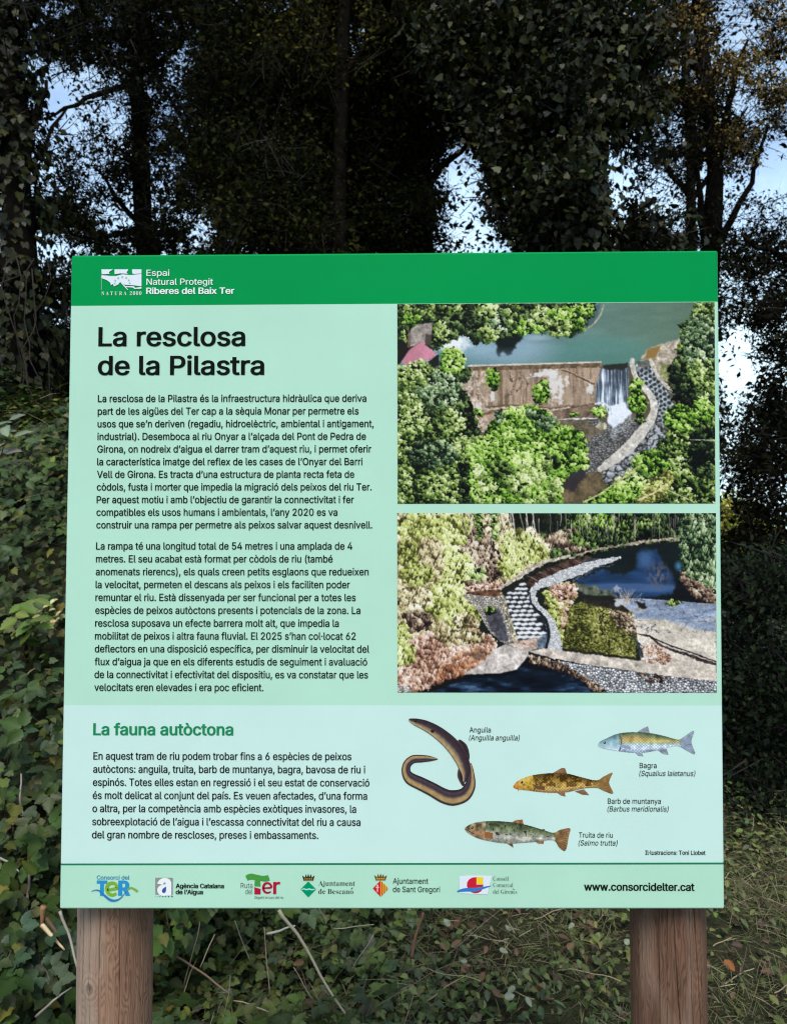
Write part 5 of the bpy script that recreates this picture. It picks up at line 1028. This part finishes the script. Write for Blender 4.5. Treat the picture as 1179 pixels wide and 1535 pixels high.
crown('gold_sun_tinted_leaves', [C(985, 60, 8.0, .42), C(960, 110, 8.1, .34), C(1020, 60, 7.9, .30), C(980, 150, 8.0, .24), C(1150, 60, 7.8, .40), C(1130, 130, 7.8, .34), C(1172, 150, 7.7, .34), C(1165, 30, 7.8, .34), C(1110, 210, 7.8, .26), C(1090, 90, 7.9, .2), C(1040, 130, 7.8, .22), C(1120, 20, 7.8, .3), C(1000, 20, 7.9, .3)], 230, .034, GOLD_SUN + GOLD_SUN + BROWNISH, root, twig=.10)  # sun glow of these leaves comes from their painted colour
root, P = tree('black leaning tree filling the right edge beside the board', 1215, 5.6, [(1215, 700, 5.6), (1222, 420, 5.6), (1235, 100, 5.6), (1250, -200, 5.7)], .055, .03)
limbs(root, [(P[2], at(1110, 350, 5.6)), (P[1], at(1120, 640, 5.5)), (P[2], at(1260, 250, 5.6))], .035)
crown('crown', [C(1150, 690, 5.5, .24), C(1165, 590, 5.5, .20), C(1150, 470, 5.6, .2), C(1180, 380, 5.6, .26), C(1200, 520, 5.5, .4), C(1130, 760, 5.5, .22), C(1180, 800, 5.4, .34), C(1240, 650, 5.5, .5), C(1290, 400, 5.6, .6), C(1240, 180, 5.6, .3), C(1290, 0, 5.7, .6), C(1120, 420, 5.7, .14), C(1230, -300, 5.7, .9)], 210, .038, DARKER, root, twig=.09)
# -- farther trees closing the wood behind
for i, (lb, px, d, cl) in enumerate([
    ('farther broad dark tree seen between the two left trees', 330, 12.5, [(340, 200, 1.3), (250, 60, 1.2), (440, 80, 1.4), (380, 330, 1.2), (480, 330, 1.2), (270, 380, .9), (300, -200, 1.6), (500, -150, 1.6), (350, 520, 1.6)]),
    ('farther tall dark tree behind the middle of the board', 590, 13.5, [(560, 180, 1.5), (650, 60, 1.4), (590, 330, 1.4), (520, 40, 1.3), (640, 200, 1.2), (740, 120, 1.3), (610, -200, 1.8), (620, 520, 1.7)]),
    ('farther dark tree behind the ivy clad trunk', 840, 12.0, [(820, 160, 1.3), (780, 40, 1.2), (860, 330, 1.1), (880, 60, 1.2), (800, 320, .8), (850, -200, 1.6), (860, 560, 1.5), (980, 470, 1.2)]),
    ('farther thin crowned tree seen through the brownish leaves', 1030, 14.0, [(1010, 120, 1.1), (1060, 200, 1.0), (1020, 390, 1.1), (1070, 20, 1.1), (1040, -200, 1.6), (1010, 620, 1.6)]),
    ('farther dark tree half hidden by the ivy wrapped trunk', 12, 13.0, [(20, 20, .8), (120, 420, .6), (150, 30, .8), (60, 520, 1.2), (40, -150, 1.5), (140, 560, 1.3), (-60, 380, 1.4)])]):
    root, P = tree(lb, px, d, [(px - 4, 560, d), (px + 6, 300, d), (px - 6, 40, d), (px, -250, d)], .11, .05)
    limbs(root, [(P[2], at(px + 90, 160, d)), (P[2], at(px - 90, 120, d)), (P[3], at(px + 60, -60, d))], .06, .02)
    crown('crown', [(at(x, y, d), r) for x, y, r in cl], 42, .085, DARKER, root, twig=.22)
root, P = tree('sunlit yellow green tree far off in the opening at the right', 1085, 24, [(1086, 800, 24), (1088, 770, 24)], .12, .05)
crown('crown', [C(1088, 778, 24, .8), C(1070, 790, 24, 1.1), C(1112, 800, 24, .9)], 26, .16, [(.30, .30, .05), (.22, .25, .045), (.42, .38, .10)], root, twig=.25, gaps=False, twigs=False)  # sunshine on this crown is put into the bright leaf colours

# ================================================================== SHRUBS
def shrub(label, cl, dens, leaf, cols, cat='shrub', name='shrub', tmpl=None, group=None, **k):
    c0 = np.mean([c for c, _ in cl], 0); f = np.array([c0[0], c0[1], float(bank(c0[0], c0[1]))]); root = empty(name, tuple(f), label, cat, group)
    for c, r in cl[:6]:
        m = MB(); q = wob(f + rng.normal(size=3) * [.1, .1, 0], c, 8, .08); m.tube(q, np.linspace(.016, .005, 8), 6, (.03, .024, .018)); attach(m.build('stem', M_STEM, None, col=True), root)
    crown('foliage', cl, dens, leaf, cols, root, tmpl, **k); return root
HEDGE = [(.010, .017, .009), (.014, .022, .011), (.008, .013, .009), (.019, .028, .013)]
shrub('black green bushy shrub nearest the right edge of the board', [C(1110, 900, 4.6, .34), C(1150, 1000, 4.5, .36), C(1100, 1060, 4.4, .34), C(1160, 1130, 4.2, .34), C(1105, 1190, 4.2, .30), C(1160, 1240, 4.0, .3), C(1120, 1290, 3.9, .24), C(1170, 1310, 3.85, .2), C(1180, 870, 4.6, .35), C(1080, 1130, 4.4, .3), C(1220, 1060, 4.3, .5)], 190, .036, HEDGE, twig=.08)
shrub('tall dark shrub behind the right post', [C(1040, 900, 5.4, .5), C(1000, 1040, 5.2, .55), C(950, 900, 5.6, .6), C(1090, 820, 5.8, .3), C(1120, 830, 5.6, .3), C(1060, 1180, 4.9, .5), C(920, 1120, 5.2, .6)], 60, .055, HEDGE, twig=.1)
shrub('broad dark shrub hidden behind the middle of the board', [C(620, 900, 5.6, .6), C(740, 960, 5.6, .65), C(560, 1050, 5.3, .6), C(820, 1060, 5.4, .6), C(680, 1120, 5.0, .55)], 40, .06, HEDGE, twig=.11, twigs=False)
shrub('broad dark shrub hidden behind the left half of the board', [C(260, 760, 5.4, .6), C(380, 880, 5.4, .6), C(200, 650, 5.8, .5), C(450, 1000, 5.0, .6), C(320, 1050, 4.6, .5), C(130, 600, 5.6, .3)], 40, .06, HEDGE, twig=.11, twigs=False)

# ================================================================== LEAFY BANK
GREENS = [(.027, .044, .008), (.042, .063, .011), (.019, .031, .008), (.040, .044, .011), (.012, .019, .006), (.082, .084, .015), (.021, .035, .011)]
def surf(x, y, lift):
    z = bank(x, y); e = .05; gx = (bank(x + e, y) - z) / e; gy = (bank(x, y + e) - z) / e
    N = np.stack([-gx, -gy, np.ones_like(gx)], 1); N /= np.linalg.norm(N, axis=1)[:, None]
    return np.stack([x, y, z], 1) + N * lift[:, None], N
def cover(name, n, xr, yr, leaf, tmpl, cols, lift, label, mask=None, spread=.55, clumps=.5):
    x = rng.uniform(*xr, n * 2); y = rng.uniform(*yr, n * 2); k = fbm(x, y, .35, 7, 3); ok = (rng.random(n * 2) < np.clip(.5 + (k - .5) * 4 * clumps, .06, 1))
    if mask is not None: ok &= mask(x, y)
    x, y = x[ok][:n], y[ok][:n]; n = len(x)
    rl = rng.random(n); hum = fbm(x, y, .42, 12, 3); P, N = surf(x, y, rl ** .8 * lift * np.clip((hum - .28) * 3.2, .08, 2))
    tone = (.62 + .9 * fbm(x, y, .6, 77, 2))[:, None] * (1 + np.array([.5, .2, -.1]) * (fbm(x, y, .5, 99, 2)[:, None] - .5))
    Nn = N + spread * rdir(n) + np.array([.0, -.25, .2]); D = rdir(n) + np.array([.1, -.4, -.5])
    o = leaves(name, P, Nn, D, leaf * rng.uniform(.55, 1.35, n), tmpl, palette(n, cols, .4) * tone, M_IVY)
    return tag(o, label, 'ground cover', kind='stuff')
inleft = lambda x, y: (x < -.56 - .12 * np.clip(y - 1.2, 0, 3)) | (y > 2.6)
cover('ivy_ground_cover', 42000, (-4.2, -.5), (.35, 4.6), 0.035, T_ivy(), GREENS, .36, 'thick cover of ivy leaves over the bank at the left', clumps=.22, mask=lambda x, y: (x > -1.1 - .62 * y) & (x < -.5 - .28 * np.clip(y - .8, 0, 2.2)) & ((rng.random(len(x)) < .45) | (x < -.42 * (y + 1.17))))
cover('mixed_ground_cover', 20000, (-4.2, -.5), (.35, 4.6), .042, T_tooth(.3, 4), GREENS, .36, 'pointed weed leaves mixed among the ivy on the left bank', lambda x, y: (x > -1.1 - .62 * y) & (x < -.5 - .28 * np.clip(y - .8, 0, 2.2)))
cover('bramble_ground_cover', 4200, (-3.6, -.5), (.35, 4.2), .080, T_tri(), [(.022, .042, .010), (.034, .058, .012), (.017, .032, .009), (.028, .046, .014)], .42, 'toothed bramble leaves spreading over the bank at the left', lambda x, y: (x > -1.0 - .6 * y) & (x < -.5 - .3 * np.clip(y - .8, 0, 2.2)))
LOW = [(.046, .066, .018), (.064, .086, .024), (.034, .050, .017), (.090, .104, .034), (.042, .058, .026)]
cover('low_ivy', 9500, (-1.15, .25), (.75, 2.6), .030, T_ivy(), LOW, .16, 'low ivy and weeds between the two posts', lambda x, y: rng.random(len(x)) < np.clip((.18 - x) / .5, .05, 1))
cover('low_brambles', 1500, (-1.15, .15), (.75, 2.5), .062, T_tri(), LOW, .24, 'toothed bramble leaves low between the posts', lambda x, y: rng.random(len(x)) < np.clip((.1 - x) / .5, .05, 1))
cover('small_weeds', 6500, (-.9, 2.4), (.75, 3.2), .030, T_oval(.3), LOW + [(.075, .10, .04)], .09, 'small leafy weeds growing through the mown grass')

# grass and clippings
def strands(name, n, xr, yr, ln, wd, cols, label, stand=.25, lift=.05, cat='grass', mask=None):
    x = rng.uniform(*xr, n); y = rng.uniform(*yr, n); k = fbm(x, y, .22, 33, 3); ok = rng.random(n) < np.clip(.55 + (k - .5) * 3, .1, 1)
    if mask is not None: ok &= mask(x, y)
    x, y = x[ok], y[ok]; n = len(x); P, _ = surf(x, y, rng.random(n) * lift)
    a = rng.uniform(0, 6.283, n); D = np.stack([np.cos(a), np.sin(a), stand * rng.random(n) ** 1.5 * 2 - .05], 1); N = rdir(n) * .6 + np.array([0, -.3, 1.])
    S = ln * rng.uniform(.4, 1.5, n)
    return tag(leaves(name, P, N, D, S, T_blade(), palette(n, cols, .35), M_GRASS, width=wd * rng.uniform(.6, 1.4, n)), label, cat, kind='stuff')
rightside = lambda x, y: rng.random(len(x)) < np.clip((x + .75) / .7, .42, 1)
strands('grass', 38000, (-1.2, 2.6), (.6, 3.4), 0.070, .0026, [(.070, .088, .026), (.092, .105, .032), (.052, .066, .022), (.12, .12, .05)], 'short rough grass round the posts', .8, .02, mask=rightside)
strands('dry_clippings', 22000, (-1.2, 2.6), (.6, 3.4), .080, .0019, [(.19, .165, .085), (.14, .12, .06), (.10, .085, .045), (.26, .22, .13), (.08, .06, .035)], 'dry mown clippings strewn over the grass', .30, .11, 'clippings', mask=rightside)
n = 2600; x = rng.uniform(-1.2, 2.5, n); y = rng.uniform(.6, 3.3, n); P_, N_ = surf(x, y, rng.random(n) * .05)
tag(leaves('leaf_litter', P_, N_ + .6 * rdir(n), rdir(n), .035 * rng.uniform(.5, 1.4, n), T_oval(.3), palette(n, [(.070, .046, .030), (.10, .066, .042), (.05, .036, .026), (.13, .09, .06)], .3), M_LEAF), 'brown leaf litter and crumbs among the grass', 'leaf litter', kind='stuff')

strands('tangled_stems', 1500, (-3.2, .3), (.5, 3.6), .26, .0028, [(.13, .10, .065), (.09, .065, .04), (.20, .17, .11), (.07, .05, .035)], 'thin tangled stems running through the leaves', .9, .22, 'stems', lambda x, y: (x > -1.1 - .62 * y))
# ================================================================== SINGLE PLANTS AND STICKS
def leafy(label, base, tips, nleaf, leaf, tmpl, cols, name='bramble', cat='bramble', group=None, mat=None, stemc=(.06, .05, .035), rad=.004):
    base = np.asarray(base, float); root = empty(name, tuple(base), label, cat, group)
    for tp in tips:
        k = wob(base, tp, 10, .05); k[:, 2] += .10 * np.sin(np.linspace(0, math.pi, 10)) * np.linalg.norm(k[-1] - k[0])
        m = MB(); m.tube(k, np.linspace(rad, rad * .45, 10), 6, stemc); attach(m.build('stem', M_STEM, None, col=True), root)
        t = np.linspace(.25, 1, nleaf); Q = np.stack([np.interp(t, np.linspace(0, 1, 10), k[:, i]) for i in range(3)], 1)
        dirn = k[-1] - k[0]; dirn /= np.linalg.norm(dirn) + 1e-9; sd_ = np.cross(dirn, [0, 0, 1.]) ; sgn = np.where(np.arange(nleaf) % 2, 1, -1)[:, None]
        D = sd_ * sgn + .5 * dirn + .25 * rdir(nleaf) + np.array([0, -.1, -.3]); N = np.array([0, -.55, .8]) + .35 * rdir(nleaf)
        attach(leaves('foliage', Q, N, D, leaf * rng.uniform(.7, 1.2, nleaf), tmpl, palette(nleaf, cols, .2), mat or M_IVY), root)
    return root
def ong(px, py, d0=1.4, d1=6):
    """first ground point along the line of sight"""
    for d in np.linspace(d0, d1, 500):
        p = at(px, py, d)
        if p[2] <= bank(p[0], p[1]) + .03: return p
    return at(px, py, d1)
def front(px, py, lift):
    """a point just clear of the leaf cover along the line of sight"""
    for d in np.linspace(1.4, 6, 700):
        p = at(px, py, d)
        if p[2] <= bank(p[0], p[1]) + lift: return p
    return p
BR = [(.045, .080, .022), (.036, .066, .020), (.058, .090, .028)]
for lb, g, tips, nl, lf, cols in [
    ('bramble with broad bluish green leaves low beside the left post', (40, 1480), [(20, 1390, 2.05), (60, 1400, 2.1), (95, 1420, 2.1), (10, 1440, 2.0), (75, 1470, 2.0)], 7, .085, [(.026, .048, .024), (.034, .058, .030)]),
    ('bramble with large toothed leaves level with the bottom edge of the board', (30, 1330), [(20, 1240, 2.25), (60, 1230, 2.3), (84, 1270, 2.3), (20, 1300, 2.2)], 6, .10, BR),
    ('dark toothed bramble arching beside the whitish part of the board', (20, 1210), [(70, 1100, 2.6), (30, 1080, 2.6), (80, 1150, 2.5), (12, 1130, 2.5)], 6, .10, [(.030, .054, .022), (.025, .046, .020)]),
    ('green bramble shoots below the bright patch of the bank', (50, 1070), [(70, 1010, 2.8), (30, 1030, 2.8), (90, 1040, 2.8), (10, 1000, 2.8)], 5, .095, [(.042, .066, .022), (.034, .056, .020)])]:
    leafy(lb, ong(*g), [front(q[0], q[1], .42) for q in tips], nl, lf * .85, T_tri(), cols, group='brambles on the left bank')
leafy('bright fresh green sapling catching the light on the left bank', ong(40, 985), [front(30, 905, .5), front(52, 898, .5), front(46, 930, .5), front(24, 920, .5), front(60, 935, .5)], 5, 0.062, T_tooth(.34), [(.085, .130, .022), (.070, .110, .020), (.11, .145, .03)], 'sapling', 'sapling')  # sunlit spot of the bank, painted with brighter leaf colours
leafy('pale yellowish leaves sprinkled over the bank by the bright sapling', ong(60, 990), [front(82, 898, .46), front(66, 912, .46), front(92, 915, .46), front(76, 935, .46)], 8, .026, T_oval(.3), [(.36, .33, .16), (.28, .26, .11), (.16, .17, .06)], 'seedling', 'plant')
leafy('twig of pale grey green leaves reaching in at the left edge', ong(-40, 760), [at(14, 630, 3.4), at(20, 655, 3.4), at(6, 680, 3.4), at(-10, 640, 3.4)], 7, .075, T_oval(.32), [(.135, .150, .105), (.11, .13, .085)], 'leafy_twig', 'twig')
def stick(label, pts, r, c, name='dry_stalk', cat='stem', group=None, amp=.02):
    P = [at(*q) for q in pts]; k = np.concatenate([wob(P[i], P[i+1], 7, amp)[: (7 if i == len(P) - 2 else 6)] for i in range(len(P) - 1)])
    o0 = k[0].copy(); m = MB(); m.tube(k - o0, np.linspace(r, r * .55, len(k)), 6, c); o = m.build(name, M_STEM, None, True, True); o.location = o0
    return tag(o, label, cat, group)
GS = 'dry stems in the undergrowth'
PALES, GREY, BRN = (.34, .29, .20), (.20, .18, .15), (.12, .085, .06)
stick('long pale straw stalk slanting down from the board between the posts', [(418, 1364, 2.2), (458, 1420, 2.2), (530, 1540, 2.15)], .0052, PALES, group=GS)
stick('short whitish stalk lying across the long pale stalk', [(400, 1400, 2.3), (442, 1388, 2.25)], .0042, (.42, .40, .34), group=GS)
stick('thin brown stem leaning to the right from behind the left post', [(225, 1408, 2.3), (300, 1456, 2.3), (345, 1490, 2.3)], .004, (.19, .125, .085), group=GS)
stick('dark red brown stalk standing up among the clippings', [(616, 1436, 2.4), (624, 1398, 2.4), (634, 1368, 2.4)], .006, (.17, .085, .055), group=GS)
stick('grey stem rising along the left edge of the board foot', [(38, 1420, 2.05), (42, 1340, 2.1), (46, 1260, 2.15), (30, 1200, 2.2), (32, 1160, 2.25)], .0042, (.22, .18, .16), group=GS)
stick('pale curved stem running from the board corner down past the post', [(90, 1366, 1.9), (104, 1402, 1.9), (116, 1450, 1.88), (120, 1490, 1.86)], .0038, (.24, .22, .17), group=GS)
stick('purple grey bramble cane at the left edge', [(-8, 1058, 2.5), (4, 1066, 2.5), (10, 1092, 2.5)], .006, (.17, .12, .14), group=GS)
stick('thin yellow stalk slanting over the bank leaves', [(28, 1028, 2.75), (46, 1006, 2.75), (66, 990, 2.8)], .0038, (.30, .25, .11), group=GS)
stick('long grey stalk lying low beside the left post', [(54, 1524, 1.85), (80, 1500, 1.85), (108, 1480, 1.88)], .0036, GREY, group=GS)
stick('short pale twig pointing down at the far left', [(0, 1286, 2.1), (18, 1296, 2.1), (32, 1309, 2.1)], .0034, (.28, .27, .22), group=GS)
for i, (a, b_) in enumerate([((268, 1440), (250, 1372)), ((322, 1400), (300, 1450)), ((268, 1500), (300, 1380)), ((376, 1444), (352, 1380)), ((404, 1500), (396, 1390)), ((470, 1500), (440, 1450)), ((560, 1400), (528, 1452)), ((500, 1392), (560, 1386)), ((350, 1500), (440, 1528)), ((258, 1480), (236, 1530))]):
    stick('thin dry stem poking up through the low ivy between the posts', [(*a, 2.35), (*b_, 2.3)], .0018, PALES if i % 3 else GREY, group='thin stems in the low ivy')
for i, (a, b_) in enumerate([((640, 1470), (720, 1500)), ((800, 1395), (860, 1380)), ((700, 1420), (760, 1440)), ((850, 1470), (930, 1500)), ((640, 1520), (700, 1490)), ((760, 1500), (800, 1528)), ((1068, 1436), (1096, 1432)), ((1086, 1494), (1130, 1480)), ((1160, 1508), (1190, 1496))]):
    p, q = ong(*a), ong(*b_); p[2] += .04; q[2] += .06; m = MB(); m.tube(wob(p, q, 7, .03) - p, 0.0019, 5, (.22, .18, .11)); o = m.build('dry_straw', M_STEM, None, True, True); o.location = p
    tag(o, 'pale straw lying on the mown grass', 'straw', 'straws on the grass')
# split orange brown stick left of the post
root = empty('broken_branch', tuple(at(62, 1388, 1.95)), 'split orange brown branch snapped beside the left post', 'branch')
for q, r, c, nm in (([(66, 1358, 1.95), (64, 1374, 1.95), (62, 1390, 1.95)], .008, (.20, .11, .05), 'bark'), ([(62, 1386, 1.95), (80, 1404, 1.95), (97, 1424, 1.95)], .0062, (.52, .40, .24), 'split_wood'), ([(66, 1374, 1.96), (84, 1396, 1.96), (92, 1410, 1.96)], .006, (.10, .06, .035), 'bark')):
    m = MB(); k = np.concatenate([wob(at(*q[0]), at(*q[1]), 5, .03), wob(at(*q[1]), at(*q[2]), 5, .03)[1:]]); m.tube(k, np.linspace(r, r * .35, len(k)), 7, c); attach(m.build(nm, M_STEM, None, True, True), root)
def oneleaf(name, label, px, py, size, c, group=None, tmpl=None, up=.06):
    p = ong(px, py); p[2] += up; n = 1; nn = np.array([[0, -.5, .8]]) + .35 * rdir(1)
    o = leaves(name, np.zeros((1, 3)), nn, rdir(1) + np.array([[0, 0, -.1]]), np.array([size]), tmpl or T_tooth(.34), np.array([c]), M_LEAF); o.location = p
    return tag(o, label, 'leaf', group)
oneleaf('dead_leaf', 'orange brown dead leaf on the grass at the lower right', 1086, 1466, .045, (.22, .085, .03))
oneleaf('dead_leaf', 'dark brown curled leaf beside the orange leaf', 1100, 1474, .05, (.035, .022, .018), up=.04)
oneleaf('dead_leaf', 'purplish dry leaf above the orange leaf', 1112, 1444, .04, (.075, .05, .04))
for px, py, s_ in ((674, 1414, .055), (764, 1422, .05), (820, 1388, .06), (748, 1450, .05), (772, 1508, .05), (756, 1526, .06), (788, 1524, .05), (788, 1366, .07), (700, 1470, .04), (610, 1384, .04), (936, 1442, .05), (860, 1410, .04)):
    oneleaf('pale_leaf', 'pale grey green leaf lying on the mown grass', px, py, s_ * .62, (.20, .23, .16), 'pale leaves on the grass')
for px, py in ((512, 1446), (456, 1470), (660, 1440), (690, 1436), (880, 1404), (850, 1450), (720, 1500), (560, 1470)):
    oneleaf('dry_leaf', 'crumpled dry brown leaf in the clippings between the posts', px, py, .038, (.13, .085, .05), 'dry leaves in the clippings')
print('leaf faces', sum(len(o.data.polygons) for o in SC.objects if o.type == 'MESH'))
